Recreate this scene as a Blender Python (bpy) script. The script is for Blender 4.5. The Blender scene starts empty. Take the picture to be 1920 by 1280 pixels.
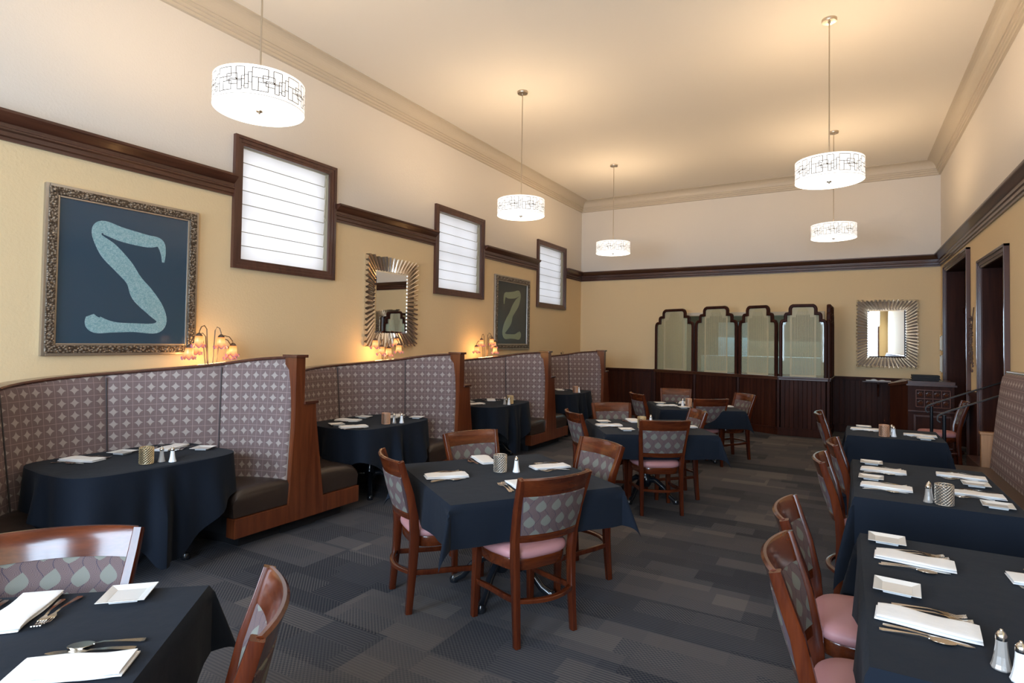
import bpy, bmesh, math, random
from mathutils import Vector, Matrix
random.seed(7)
PI = math.pi
S = bpy.context.scene
C = S.collection

# ------------------------------------------------------------------ camera
cam_d = bpy.data.cameras.new('camera'); cam = bpy.data.objects.new('camera', cam_d); C.objects.link(cam)
R_ = ((0.864854, 0.501809, 0.014673), (-0.000346, -0.028632, 0.99959), (-0.502023, 0.864505, 0.024589))
m4 = Matrix.Identity(4)
for i in range(3):
    m4[i][0] = R_[0][i]; m4[i][1] = R_[1][i]; m4[i][2] = -R_[2][i]; m4[i][3] = (0, 0, 1.6)[i]
cam.matrix_world = m4
cam_d.sensor_width = 36.0; cam_d.lens = 1080.0 / 1920 * 36; cam_d.shift_y = -(640 - 613.633) / 1920
cam_d.clip_start = 0.02; cam_d.clip_end = 100
S.camera = cam
# ------------------------------------------------------------------ world and light
W = bpy.data.worlds.new('world'); S.world = W; W.use_nodes = True
bg = W.node_tree.nodes['Background']; bg.inputs[0].default_value = (0.78, 0.88, 1.0, 1); bg.inputs[1].default_value = 1.3
S.view_settings.view_transform = 'Standard'; S.view_settings.look = 'None'
S.view_settings.gamma = 1; S.view_settings.use_curve_mapping = False
S.view_settings.exposure = -0.25
def area(name, loc, sx, sy, power, col, direction):
    l = bpy.data.lights.new(name, 'AREA'); l.shape = 'RECTANGLE'; l.size = sx; l.size_y = sy; l.energy = power; l.color = col
    o = bpy.data.objects.new(name, l); C.objects.link(o); o.location = loc
    o.rotation_euler = Vector(direction).to_track_quat('-Z', 'Y').to_euler(); return o
DAY = (0.60, 0.78, 1.0)
area('daylight', (-3.4, -2.75, 2.0), 2.6, 2.2, 430, DAY, (0, 1, -0.38))
area('daylight', (0.15, -2.75, 2.0), 2.0, 2.2, 390, DAY, (0, 1, -0.38))
for wy in (4.27, 7.6, 10.94):
    area('daylight', (-5.72, wy, 2.99), 1.2, 1.25, {4.27: 7, 7.6: 4, 10.94: 2.5}[wy], (0.92, 0.95, 1.0), (1, 0, 0))
WARM = (1.0, 0.73, 0.45)
area('daylight', (-1.6, 14.6, 2.1), 2.4, 1.2, 48, (0.6, 0.85, 1.0), (0, -1, -1.0))

# ------------------------------------------------------------------ node helpers
class X:
    def __init__(s, nt, k): s.nt = nt; s.k = k
    def _m(s, op, b=None, c=None):
        n = s.nt.nodes.new('ShaderNodeMath'); n.operation = op
        for i, v in enumerate((s, b, c)):
            if v is None: continue
            if isinstance(v, X): s.nt.links.new(v.k, n.inputs[i])
            else: n.inputs[i].default_value = v
        return X(s.nt, n.outputs[0])
    def __add__(s, b): return s._m('ADD', b)
    def __sub__(s, b): return s._m('SUBTRACT', b)
    def __mul__(s, b): return s._m('MULTIPLY', b)
    def __truediv__(s, b): return s._m('DIVIDE', b)
    def lt(s, b): return s._m('LESS_THAN', b)
    def gt(s, b): return s._m('GREATER_THAN', b)
    def floor(s): return s._m('FLOOR')
    def frac(s): return s._m('FRACT')
    def abs(s): return s._m('ABSOLUTE')
    def sin(s): return s._m('SINE')
    def sqrt(s): return s._m('SQRT')
    def max(s, b): return s._m('MAXIMUM', b)
    def min(s, b): return s._m('MINIMUM', b)
class Mt:
    def __init__(s, name, col=(0.5, 0.5, 0.5), rough=0.5, metal=0.0, spec=0.5, coat=0.0, emis=None, es=0.0, trans=0.0):
        s.m = bpy.data.materials.new(name); s.m.use_nodes = True; s.nt = s.m.node_tree; s.p = s.nt.nodes['Principled BSDF']
        s.set('Base Color', (*col, 1)); s.set('Roughness', rough); s.set('Metallic', metal); s.set('Specular IOR Level', spec)
        s.set('Coat Weight', coat); s.set('Coat Roughness', 0.12); s.set('Transmission Weight', trans)
        if emis: s.set('Emission Color', (*emis, 1)); s.set('Emission Strength', es)
    def set(s, k, v):
        if isinstance(v, X): s.nt.links.new(v.k, s.p.inputs[k])
        else: s.p.inputs[k].default_value = v
    def co(s, kind='Object'):
        n = s.nt.nodes.new('ShaderNodeTexCoord'); return n.outputs[kind]
    def xyz(s, kind='Object'):
        n = s.nt.nodes.new('ShaderNodeSeparateXYZ'); s.nt.links.new(s.co(kind), n.inputs[0]); return [X(s.nt, n.outputs[i]) for i in range(3)]
    def vec(s, a, b, c=0.0):
        n = s.nt.nodes.new('ShaderNodeCombineXYZ')
        for i, v in enumerate((a, b, c)):
            if isinstance(v, X): s.nt.links.new(v.k, n.inputs[i])
            else: n.inputs[i].default_value = v
        return n.outputs[0]
    def noise(s, scale, detail=3, vec=None, stretch=None, dist=0.0):
        n = s.nt.nodes.new('ShaderNodeTexNoise'); n.inputs['Scale'].default_value = scale; n.inputs['Detail'].default_value = detail
        n.inputs['Distortion'].default_value = dist
        v = vec or s.co()
        if stretch:
            mp = s.nt.nodes.new('ShaderNodeMapping'); mp.inputs['Scale'].default_value = stretch; s.nt.links.new(v, mp.inputs[0]); v = mp.outputs[0]
        s.nt.links.new(v, n.inputs['Vector']); return X(s.nt, n.outputs[0])
    def wn(s, vec):
        n = s.nt.nodes.new('ShaderNodeTexWhiteNoise'); s.nt.links.new(vec, n.inputs['Vector']); return X(s.nt, n.outputs[0])
    def mix(s, f, a, b):
        n = s.nt.nodes.new('ShaderNodeMix'); n.data_type = 'RGBA'
        for i, v in ((0, f), (6, a), (7, b)):
            if isinstance(v, X): s.nt.links.new(v.k, n.inputs[i])
            elif i == 0: n.inputs[0].default_value = v
            else: n.inputs[i].default_value = (*v, 1)
        return X(s.nt, n.outputs[2])
    def ramp(s, f, stops):
        n = s.nt.nodes.new('ShaderNodeValToRGB'); s.nt.links.new(f.k, n.inputs[0]); e = n.color_ramp.elements
        while len(e) < len(stops): e.new(0.5)
        for i, (p, c) in enumerate(stops): e[i].position = p; e[i].color = (*c, 1)
        return X(s.nt, n.outputs[0])
    def bump(s, h, strength=0.3, dist=0.01):
        n = s.nt.nodes.new('ShaderNodeBump'); n.inputs['Strength'].default_value = strength; n.inputs['Distance'].default_value = dist
        s.nt.links.new(h.k, n.inputs['Height']); s.nt.links.new(n.outputs[0], s.p.inputs['Normal'])

def wood(name, dark, light, rough=0.3, coat=0.3, stretch=(1, 1, 12), scale=14, spec=0.5):
    w = Mt(name, dark, rough, coat=coat, spec=spec)
    g = w.noise(scale, 5, stretch=tuple(1.0 / q if q > 1 else 1.0 for q in stretch), dist=0.6)
    f = w.noise(scale * 9, 2, stretch=tuple(1.0 / (q * 2) if q > 1 else 1.0 for q in stretch))
    w.set('Base Color', w.ramp(g * 0.75 + f * 0.25, [(0.32, dark), (0.68, light)]))
    w.bump(f, 0.08, 0.002); return w.m
M = {}
# painted walls: cream below the picture rail, off-white above it
w = Mt('wall_paint', rough=0.75, spec=0.25); z = w.xyz()[2]
w.set('Base Color', w.mix(z.gt(3.12), (0.76, 0.575, 0.335), (0.72, 0.66, 0.585))); w.bump(w.noise(55, 3), 0.32, 0.006); M['wall'] = w.m
w = Mt('ceiling_paint', (0.80, 0.735, 0.64), 0.85, spec=0.2); w.bump(w.noise(70, 2), 0.12, 0.003); M['ceiling'] = w.m
M['crown'] = Mt('crown_paint', (0.56, 0.48, 0.37), 0.5).m
M['mahog_h'] = wood('rail_wood', (0.040, 0.012, 0.007), (0.105, 0.036, 0.018), 0.32, 0.25, (1, 12, 1))
M['mahog_x'] = wood('rail_wood_across', (0.040, 0.012, 0.007), (0.100, 0.034, 0.017), 0.32, 0.25, (12, 1, 1))
M['mahog_v'] = wood('wainscot_wood', (0.024, 0.0060, 0.0035), (0.060, 0.016, 0.008), 0.5, 0.0, (1, 1, 14), 14, 0.14)
M['casing'] = wood('casing_wood', (0.050, 0.017, 0.012), (0.105, 0.038, 0.024), 0.3, 0.3, (1, 1, 14))
M['booth'] = wood('booth_wood', (0.085, 0.018, 0.006), (0.18, 0.048, 0.015), 0.28, 0.35, (1, 1, 16), 22)
M['boothcap'] = wood('booth_cap_wood', (0.05, 0.013, 0.008), (0.11, 0.035, 0.018), 0.22, 0.5, (1, 8, 1))
M['chair'] = wood('chair_wood', (0.045, 0.0075, 0.0028), (0.118, 0.024, 0.0065), 0.24, 0.3, (1, 1, 10), 18, 0.4)
M['chair_x'] = wood('chair_rail_wood', (0.050, 0.009, 0.003), (0.135, 0.029, 0.0075), 0.2, 0.4, (9, 1, 1), 18, 0.4)
M['lightwood'] = wood('oak_wood', (0.30, 0.13, 0.05), (0.45, 0.22, 0.09), 0.4, 0.2, (1, 1, 10), 14)
M['pink'] = Mt('mauve_vinyl', (0.50, 0.24, 0.245), 0.5).m
w = Mt('brown_leather', (0.035, 0.023, 0.018), 0.33); w.bump(w.noise(28, 3), 0.2, 0.006); M['leather'] = w.m
w = Mt('bench_leather', (0.095, 0.062, 0.042), 0.42); w.bump(w.noise(28, 3), 0.15, 0.006); M['leather2'] = w.m
w = Mt('black_tablecloth', (0.0062, 0.0100, 0.0180), 0.85, spec=0.2); w.p.inputs['Sheen Weight'].default_value = 0.03; w.p.inputs['Sheen Roughness'].default_value = 0.5
w.bump(w.noise(9, 3), 0.25, 0.012); M['cloth'] = w.m
M['black'] = Mt('black_iron', (0.012, 0.014, 0.018), 0.22, coat=0.6).m
M['blackmat'] = Mt('black_laminate', (0.01, 0.01, 0.012), 0.6).m
M['white'] = Mt('white_porcelain', (0.82, 0.81, 0.78), 0.12, coat=0.5).m
w = Mt('white_linen', (0.86, 0.85, 0.84), 0.85, spec=0.2); w.bump(w.noise(30, 3), 0.25, 0.004); M['linen'] = w.m
M['silver'] = Mt('polished_steel', (0.80, 0.76, 0.70), 0.16, 1.0).m
M['nickel'] = Mt('brushed_nickel', (0.52, 0.45, 0.36), 0.3, 1.0).m
M['brass'] = Mt('brass', (0.72, 0.50, 0.20), 0.25, 1.0).m
M['bronze'] = Mt('aged_bronze', (0.16, 0.11, 0.08), 0.45, 0.8).m
M['blackrail'] = Mt('dark_handrail', (0.035, 0.03, 0.028), 0.28, 0.3).m
M['mirror'] = Mt('mirror_glass', (0.93, 0.95, 0.94), 0.01, 1.0).m
M['lattice_silver'] = Mt('silver_lattice', (0.78, 0.72, 0.64), 0.28, 0.9).m
M['lattice_copper'] = Mt('copper_lattice', (0.80, 0.52, 0.38), 0.3, 0.85).m
M['lattice_gold'] = Mt('gold_lattice', (0.80, 0.66, 0.42), 0.28, 0.9).m
M['candle'] = Mt('votive_glass', (0.13, 0.09, 0.06), 0.3).m
M['salt'] = Mt('salt', (0.85, 0.85, 0.85), 0.3, coat=0.8).m
M['pepper'] = Mt('pepper_glass', (0.32, 0.29, 0.26), 0.2, coat=0.8).m
M['seam'] = Mt('seam_piping', (0.05, 0.04, 0.04), 0.6).m
M['room'] = Mt('passage_paint', (0.30, 0.26, 0.18), 0.8).m
M['bluewhite'] = Mt('passage_counter', (0.55, 0.70, 0.78), 0.4).m
M['greywood'] = Mt('passage_shade', (0.12, 0.12, 0.12), 0.7).m
M['plastic'] = Mt('white_plastic', (0.55, 0.48, 0.36), 0.4).m
M['paper'] = Mt('paper', (0.80, 0.78, 0.76), 0.8).m
M['step'] = wood('stair_wood', (0.03, 0.010, 0.007), (0.07, 0.022, 0.013), 0.4, 0.2, (1, 12, 1))
w = Mt('sunburst_silver', (0.78, 0.70, 0.60), 0.22, 0.95); M['sunburst'] = w.m
w = Mt('ornate_silver', (0.30, 0.25, 0.20), 0.38, 0.75)
v_ = w.nt.nodes.new('ShaderNodeTexVoronoi'); v_.inputs['Scale'].default_value = 62; w.nt.links.new(w.co(), v_.inputs['Vector']); vd = X(w.nt, v_.outputs['Distance'])
w.set('Base Color', w.ramp(vd, [(0.1, (0.46, 0.40, 0.33)), (0.6, (0.10, 0.075, 0.055))])); w.bump(vd, 0.9, 0.006); M['ornate'] = w.m
M['ornate_smooth'] = Mt('frame_bead_silver', (0.46, 0.41, 0.35), 0.3, 0.85).m
# upholstery of touching circles
w = Mt('circle_fabric', rough=0.8, spec=0.25); u, v, _ = w.xyz('UV'); P_ = 0.092
fu = (u / P_).frac() - 0.5; fv = (v / P_).frac() - 0.5
r = (fu * fu + fv * fv).sqrt(); ln = fu.abs().lt(0.018).max(fv.abs().lt(0.018))
th = w.noise(420, 1, stretch=(1, 1, 0.1))
base = w.mix(r.lt(0.512), (0.40, 0.34, 0.305), (0.165, 0.112, 0.108))
base = w.mix(th * 0.35, base, (0.26, 0.20, 0.19)); base = w.mix(ln * 0.55, base, (0.46, 0.33, 0.31))
w.set('Base Color', base); M['circles'] = w.m
# leaf tapestry of the chair backs
w = Mt('leaf_fabric', rough=0.8, spec=0.25); u, v, _ = w.xyz('UV'); px, py = 0.092, 0.078
row = (v / py).floor(); uu = u / px + row * 0.5 + w.wn(w.vec(row, 3.0)) * 0.25
cell = uu.floor(); jit = w.wn(w.vec(cell, row)) - 0.5
ly = ((v / py).frac() - 0.5 + jit * 0.2) * py; lx = (uu.frac() - 0.5) * px + ly * (jit * 0.5)
yn = ly / 0.033; lf = (lx.abs() / 0.029).lt((X.__mul__(yn * yn, -1.0) + 1.0) * (yn * -0.38 + 1.0))
str_ = ((lx.abs() * 1.3 - ly) * 1500.0).sin().gt(0.2)
ch = (((u / 0.046) + (v * 62.0).sin() * 0.30).frac() - 0.5).abs()
bgs = ((v + ch * 0.06) * 1150.0).sin().gt(0.15); vein = ch.lt(0.035)
bgc = w.mix(bgs * 0.85, (0.070, 0.046, 0.050), (0.20, 0.135, 0.122)); bgc = w.mix(vein, bgc, (0.06, 0.045, 0.06))
lfc = w.mix(str_ * 0.5, (0.185, 0.178, 0.148), (0.095, 0.102, 0.09))
w.set('Base Color', w.mix(lf, bgc, lfc)); M['leaf'] = w.m
# carpet of woven rectangles
w = Mt('carpet', rough=0.95, spec=0.1); x, y, _ = w.xyz()
def patch(sx, sy, seed):
    ry = (y / sy).floor(); xx = x / sx + w.wn(w.vec(ry, seed)) ; cx = xx.floor(); return w.wn(w.vec(cx, ry, seed)), w.wn(w.vec(cx, ry, seed + 5.0))
a1, b1 = patch(0.78, 0.40, 1.0); a2, b2 = patch(0.34, 0.17, 2.0)
sel = b2.gt(0.68); a = a1 * 0.8 + a2 * 0.2 + sel * (a2 - 0.5) * 0.55
rib = ((y * 330.0).sin().gt(0.0)) * (a2.gt(0.55)) + ((x * 260.0).sin() * (y * 260.0).sin()).gt(0.0) * (a2.lt(0.55))
fine = w.noise(240, 2)
col = w.ramp(a, [(0.12, (0.024, 0.030, 0.045)), (0.42, (0.054, 0.060, 0.078)), (0.72, (0.090, 0.088, 0.098)), (1.0, (0.15, 0.138, 0.138))])
col = w.mix(rib * 0.30 + sel * rib * 0.25, col, (0.19, 0.18, 0.175)); col = w.mix(fine * 0.35, col, (0.018, 0.018, 0.02))
w.set('Base Color', col); w.bump(rib * 0.5 + fine, 0.35, 0.004); M['carpet'] = w.m
# roman blind: cloth that lets daylight through
w = Mt('blind_cloth', (0.86, 0.82, 0.78), 0.9); nt = w.nt
tr = nt.nodes.new('ShaderNodeBsdfTranslucent'); tr.inputs[0].default_value = (0.95, 0.92, 0.92, 1); mx = nt.nodes.new('ShaderNodeMixShader'); mx.inputs[0].default_value = 0.62
nt.links.new(w.p.outputs[0], mx.inputs[1]); nt.links.new(tr.outputs[0], mx.inputs[2]); nt.links.new(mx.outputs[0], nt.nodes['Material Output'].inputs[0]); M['blind'] = w.m
# etched screen glass: frosted stripes with clear gaps
w = Mt('etched_glass', (0.64, 0.56, 0.37), 0.5); nt = w.nt; x, y, z = w.xyz('UV')
tp = nt.nodes.new('ShaderNodeBsdfTransparent'); tp.inputs[0].default_value = (0.86, 0.93, 0.90, 1); gl = nt.nodes.new('ShaderNodeBsdfGlossy'); gl.inputs['Roughness'].default_value = 0.03
mx = nt.nodes.new('ShaderNodeMixShader'); m2 = nt.nodes.new('ShaderNodeMixShader'); m2.inputs[0].default_value = 0.035
inside = (x.abs().lt(0.235)) * (y.gt(0.03)) * ((y - 0.80) * (y - 0.80) + x * x * 1.4).sqrt().lt(0.17).max(y.lt(0.82))
clear = ((x * 34.0).frac() - 0.5).abs().lt(0.2) * inside
edge = (x.abs().gt(0.27))
f = w.mix(clear.max(edge * 0.6), (0.68, 0.68, 0.68), (0.08, 0.08, 0.08))
nt.links.new(f.k, mx.inputs[0]); nt.links.new(tp.outputs[0], mx.inputs[1]); nt.links.new(w.p.outputs[0], mx.inputs[2])
nt.links.new(mx.outputs[0], m2.inputs[1]); nt.links.new(gl.outputs[0], m2.inputs[2]); nt.links.new(m2.outputs[0], nt.nodes['Material Output'].inputs[0]); M['etched'] = w.m
# lamp materials
M['shade'] = Mt('lit_drum_shade', (0.9, 0.86, 0.8), 0.7, emis=(1.0, 0.93, 0.84), es=1.04).m
M['diffuser'] = Mt('lit_diffuser', (0.9, 0.88, 0.85), 0.5, emis=(1.0, 0.95, 0.88), es=2.6).m
M['shadeline'] = Mt('shade_pattern_line', (0.06, 0.035, 0.02), 0.9, spec=0.1).m
w = Mt('tulip_glass', (0.5, 0.15, 0.06), 0.25, emis=(1.0, 0.42, 0.14), es=1.3); z = w.xyz('UV')[1]
w.set('Emission Color', w.ramp(z, [(0.0, (0.16, 0.05, 0.12)), (0.22, (0.6, 0.20, 0.06)), (0.5, (1.0, 0.62, 0.22)), (0.72, (1.0, 0.42, 0.10)), (1.0, (0.5, 0.08, 0.02))]))
w.set('Base Color', w.ramp(z, [(0.0, (0.14, 0.06, 0.16)), (0.25, (0.35, 0.12, 0.06)), (1.0, (0.4, 0.10, 0.03))])); M['tulip'] = w.m
M['bulb'] = Mt('lit_bulb', (1, 1, 1), 0.5, emis=(1.0, 0.80, 0.5), es=14).m
M['art_blue'] = Mt('picture_board_blue', (0.020, 0.055, 0.092), 0.2, coat=0.4).m
M['art_dark'] = Mt('picture_board_slate', (0.030, 0.042, 0.048), 0.3, coat=0.15).m
w = Mt('picture_shape_teal', (0.22, 0.40, 0.44), 0.35, coat=1.0); w.set('Base Color', w.ramp(w.noise(60, 4, dist=1.5), [(0.4, (0.17, 0.34, 0.38)), (0.62, (0.33, 0.50, 0.53))])); M['art_shape'] = w.m
M['art_shape2'] = Mt('picture_shape_green', (0.20, 0.26, 0.17), 0.35, coat=1.0).m

# ------------------------------------------------------------------ mesh helpers
def BM(): return bmesh.new()
def link(name, bm, m, parent=None, smooth=False, loc=None):
    me = bpy.data.meshes.new(name); bmesh.ops.recalc_face_normals(bm, faces=bm.faces); bm.to_mesh(me); bm.free()
    for q in (m if isinstance(m, (list, tuple)) else [m]): me.materials.append(q)
    if smooth:
        for p in me.polygons: p.use_smooth = True
        me.set_sharp_from_angle(angle=math.radians(42))
    o = bpy.data.objects.new(name, me); C.objects.link(o)
    if parent: o.parent = parent
    if loc: o.location = loc
    return o
def box(bm, a, b, bev=0.0, mat=None):
    vs = [bm.verts.new((x, y, z)) for x in (a[0], b[0]) for y in (a[1], b[1]) for z in (a[2], b[2])]
    fs = [bm.faces.new([vs[i] for i in q]) for q in ((0, 1, 3, 2), (4, 6, 7, 5), (0, 4, 5, 1), (2, 3, 7, 6), (0, 2, 6, 4), (1, 5, 7, 3))]
    if bev:
        es = {e for f_ in fs for e in f_.edges}
        r_ = bmesh.ops.bevel(bm, geom=list(es), offset=bev, segments=2, profile=0.6, affect='EDGES')
        vs = list({v_ for f_ in r_['faces'] for v_ in f_.verts} | {v_ for v_ in vs if v_.is_valid})
    if mat is not None:
        bmesh.ops.transform(bm, matrix=mat, verts=[v_ for v_ in vs if v_.is_valid])
def loft(bm, rings, close=True, caps=True, uv=None):
    R = [[bm.verts.new(p) for p in r_] for r_ in rings]; n = len(R[0]); out = []
    lay = bm.loops.layers.uv.verify() if uv else None
    for i in range(len(R) - 1):
        for j in range(n if close else n - 1):
            k = (j + 1) % n; f_ = bm.faces.new((R[i][j], R[i][k], R[i + 1][k], R[i + 1][j])); out.append(f_)
            if uv:
                us = [uv[i][j], uv[i][k], uv[i + 1][k], uv[i + 1][j]]
                for l_, q in zip(f_.loops, us): l_[lay].uv = q
    if caps and close:
        bm.faces.new(R[0][::-1]); bm.faces.new(R[-1])
    return R
def lathe(bm, prof, n=20, c=(0, 0, 0), uvv=None, wob=None):
    rings = []; uv = []
    for i, (r_, z_) in enumerate(prof):
        ring = []
        for j in range(n):
            a = 2 * PI * j / n; rr = max(r_, 1e-4); zz = z_
            if wob: rr, zz = wob(i, a, rr, zz)
            ring.append((c[0] + rr * math.cos(a), c[1] + rr * math.sin(a), c[2] + zz))
        rings.append(ring); uv.append([(j / n, uvv[i] if uvv else 0) for j in range(n)])
    loft(bm, rings, True, True, uv if uvv else None)
def tube(bm, pts, r, n=8):
    pts = [Vector(p) for p in pts]; rings = []
    for i, p in enumerate(pts):
        d = (pts[min(i + 1, len(pts) - 1)] - pts[max(i - 1, 0)]).normalized()
        up = Vector((0, 0, 1)) if abs(d.z) < 0.9 else Vector((1, 0, 0)); a = d.cross(up).normalized(); b = d.cross(a)
        rr = r[i] if isinstance(r, (list, tuple)) else r
        rings.append([tuple(p + a * rr * math.cos(2 * PI * j / n) + b * rr * math.sin(2 * PI * j / n)) for j in range(n)])
    loft(bm, rings)
def bar(bm, pts, w_, h_, side=None):
    """rectangular section swept along pts; w_ across 'side', h_ along the other"""
    pts = [Vector(p) for p in pts]; rings = []; n = len(pts)
    for i, p in enumerate(pts):
        d = (pts[min(i + 1, n - 1)] - pts[max(i - 1, 0)]).normalized()
        s_ = Vector(side) if side else (d.cross(Vector((0, 0, 1))) if abs(d.z) < 0.9 else Vector((1, 0, 0)))
        s_ = (s_ - d * s_.dot(d)).normalized(); t_ = d.cross(s_)
        ww = (w_[i] if isinstance(w_, (list, tuple)) else w_) / 2; hh = (h_[i] if isinstance(h_, (list, tuple)) else h_) / 2
        c_ = 0.22
        q = [(-1, -1 + c_), (-1, 1 - c_), (-1 + c_, 1), (1 - c_, 1), (1, 1 - c_), (1, -1 + c_), (1 - c_, -1), (-1 + c_, -1)]
        rings.append([tuple(p + s_ * ww * a + t_ * hh * b) for a, b in q])
    loft(bm, rings)
def prism(bm, poly, d0, d1, axis='x'):
    def P(a, b, d): return (d, a, b) if axis == 'x' else ((a, d, b) if axis == 'y' else (a, b, d))
    A = [bm.verts.new(P(a, b, d0)) for a, b in poly]; B = [bm.verts.new(P(a, b, d1)) for a, b in poly]; n = len(poly)
    bm.faces.new(A); bm.faces.new(B[::-1])
    for i in range(n): bm.faces.new((A[i], A[(i + 1) % n], B[(i + 1) % n], B[i]))
def interp(tab, t):
    for i in range(len(tab) - 1):
        (a, va), (b, vb) = tab[i], tab[i + 1]
        if t <= b or i == len(tab) - 2:
            k = (t - a) / (b - a); k = max(0, min(1, k)) if i in (0, len(tab) - 2) else k
            # monotone-ish cosine-free smooth interpolation (Catmull-Rom)
            p0 = tab[max(i - 1, 0)]; p3 = tab[min(i + 2, len(tab) - 1)]
            m0 = (vb - p0[1]) / (b - p0[0]) * (b - a) if b != p0[0] else 0; m1 = (p3[1] - va) / (p3[0] - a) * (b - a)
            return (2 * k**3 - 3 * k**2 + 1) * va + (k**3 - 2 * k**2 + k) * m0 + (-2 * k**3 + 3 * k**2) * vb + (k**3 - k**2) * m1
def tag(o, label=None, cat=None, group=None, kind=None):
    if label: o['label'] = label
    if cat: o['category'] = cat
    if group: o['group'] = group
    if kind: o['kind'] = kind
    return o
def thing(name, label, cat, loc=(0, 0, 0), rz=0.0, group=None):
    o = bpy.data.objects.new(name, None); C.objects.link(o); o.empty_display_size = 0.1
    o.location = loc; o.rotation_euler = (0, 0, rz); return tag(o, label, cat, group)
def struct(o, label=None, cat=None): return tag(o, label, cat, kind='structure')
KIDS = {}
def kids(o): return [c for c in bpy.data.objects if c.parent is o]
def dup(root, loc, rz, label=None, group=None, cache={}):
    r_ = root.copy(); C.objects.link(r_); r_.location = loc; r_.rotation_euler = (root.rotation_euler[0], root.rotation_euler[1], rz)
    if root.name not in cache: cache[root.name] = [(c, kids(c)) for c in kids(root)]
    for c, gs in cache[root.name]:
        k = c.copy(); C.objects.link(k); k.parent = r_
        for g in gs:
            h = g.copy(); C.objects.link(h); h.parent = k
    if label: r_['label'] = label
    if group: r_['group'] = group
    return r_

# ------------------------------------------------------------------ room
XL, XR, YB, YF, ZC = -5.41, 1.44, 12.53, -2.6, 4.9
bm = BM(); box(bm, (XL - .3, YF - .3, -0.2), (XR + 1.6, YB + .3, 0)); struct(link('floor', bm, M['carpet']), 'dark patchwork carpet floor', 'floor')
bm = BM(); box(bm, (XL - .3, YF - .3, ZC), (XR + .3, YB + .3, ZC + .15)); struct(link('ceiling', bm, M['ceiling']), 'high warm cream ceiling', 'ceiling')
def wall_holes(name, axis, c0, c1, lo, hi, holes, label):
    """a wall slab with rectangular holes; u runs along the wall"""
    bm = BM(); us = sorted({lo, hi} | {h[0] for h in holes} | {h[1] for h in holes})
    for a, b in zip(us[:-1], us[1:]):
        hs = [h for h in holes if h[0] <= a + 1e-6 and h[1] >= b - 1e-6]; zs = [0]
        if hs: zs = [(0, hs[0][2]), (hs[0][3], ZC)]
        else: zs = [(0, ZC)]
        for z0, z1 in zs:
            if z1 - z0 < 0.01: continue
            if axis == 'x': box(bm, (c0, a, z0), (c1, b, z1))
            else: box(bm, (a, c0, z0), (b, c1, z1))
    bmesh.ops.remove_doubles(bm, verts=bm.verts, dist=1e-4)
    struct(link(name, bm, M['wall']), label, 'wall')
WIN = [(3.60, 4.95), (6.92, 8.28), (10.26, 11.62)]; WZ0, WZ1 = 2.31, 3.68
wall_holes('wall_left', 'x', XL - .25, XL, YF, YB, [(a + .08, b - .08, WZ0 + .08, WZ1 - .08) for a, b in WIN], 'cream and white left wall with three high windows')
D1 = (9.84, 11.84, 2.86); D2 = (7.70, 8.95, 2.58)
wall_holes('wall_right', 'x', XR, XR + .25, YF, YB, [(D2[0], D2[1], 0.0, D2[2]), (D1[0], D1[1], 0.0, D1[2])], 'cream and white right wall with two dark doorways')
wall_holes('wall_back', 'y', YB, YB + .2, XL - .2, XR + .2, [(-3.0, -0.42, 1.0, 2.2)], 'cream and white back wall behind the glass screen')
wall_holes('wall_front', 'y', YF - .2, YF, XL - .2, XR + .2, [(-4.7, -2.1, 0.9, 3.1), (-0.85, 1.15, 0.9, 3.1)], 'front wall with two big daylight windows')
for n, (a, b) in enumerate(((-4.7, -2.1), (-0.85, 1.15))):
    t = thing('window_%d' % (n + 4), None, None, ((a + b) / 2, YF, 0.9)); struct(t, 'tall bright front window, %s of two' % ('left' if n == 0 else 'right'), 'window')
    hw = (b - a) / 2
    bm = BM()
    for p, q in (((-hw, -.1, 0), (-hw + .06, .02, 2.2)), ((hw - .06, -.1, 0), (hw, .02, 2.2)), ((-hw, -.1, 0), (hw, .02, .06)), ((-hw, -.1, 2.14), (hw, .02, 2.2)), ((-.03, -.08, 0), (.03, 0, 2.2))): box(bm, p, q)
    link('window_frame', bm, M['casing'], t)
# small lit room seen through the etched glass
bm = BM()
box(bm, (-4.0, 15.0, 0), (0.6, 15.1, 3.2)); struct(link('wall_passage_back', bm, M['room']), 'plain far wall of the room behind the serving opening', 'wall')
for nm, a, b in (('wall_passage_left', (-4.1, YB + .2, 0), (-4.0, 15.1, 3.2)), ('wall_passage_right', (.6, YB + .2, 0), (.7, 15.1, 3.2)), ('ceiling_passage', (-4.1, YB + .2, 3.2), (.7, 15.1, 3.3)), ('floor_passage', (-4.1, YB + .31, -.2), (.7, 15.1, 0))):
    bm = BM(); box(bm, a, b); struct(link(nm, bm, M['room']), nm.replace('_', ' ') + ' behind the serving opening', nm.split('_')[0])
bm = BM(); box(bm, (-2.9, 13.7, 0), (-0.3, 14.2, 1.35), .01); tag(link('counter', bm, M['bluewhite']), 'pale blue counter seen through the etched glass screen', 'counter')
bm = BM(); box(bm, (-2.75, 14.92, 1.1), (-2.05, 14.99, 2.15), .01); tag(link('cabinet', bm, M['bluewhite']), 'pale tall cabinet seen through the second glass panel', 'cabinet')
# serving opening trim
bm = BM()
for p, q in (((-3.05, YB - .03, 2.2), (-.36, YB, 2.27)), ((-.42, YB - .03, 1.0), (-.36, YB, 2.2)), ((-3.05, YB - .03, 1.0), (-3.0, YB, 2.2))): box(bm, p, q, .006)
struct(link('trim_1', bm, M['crown']), 'thin pale frame round the opening behind the screen', 'trim')

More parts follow.
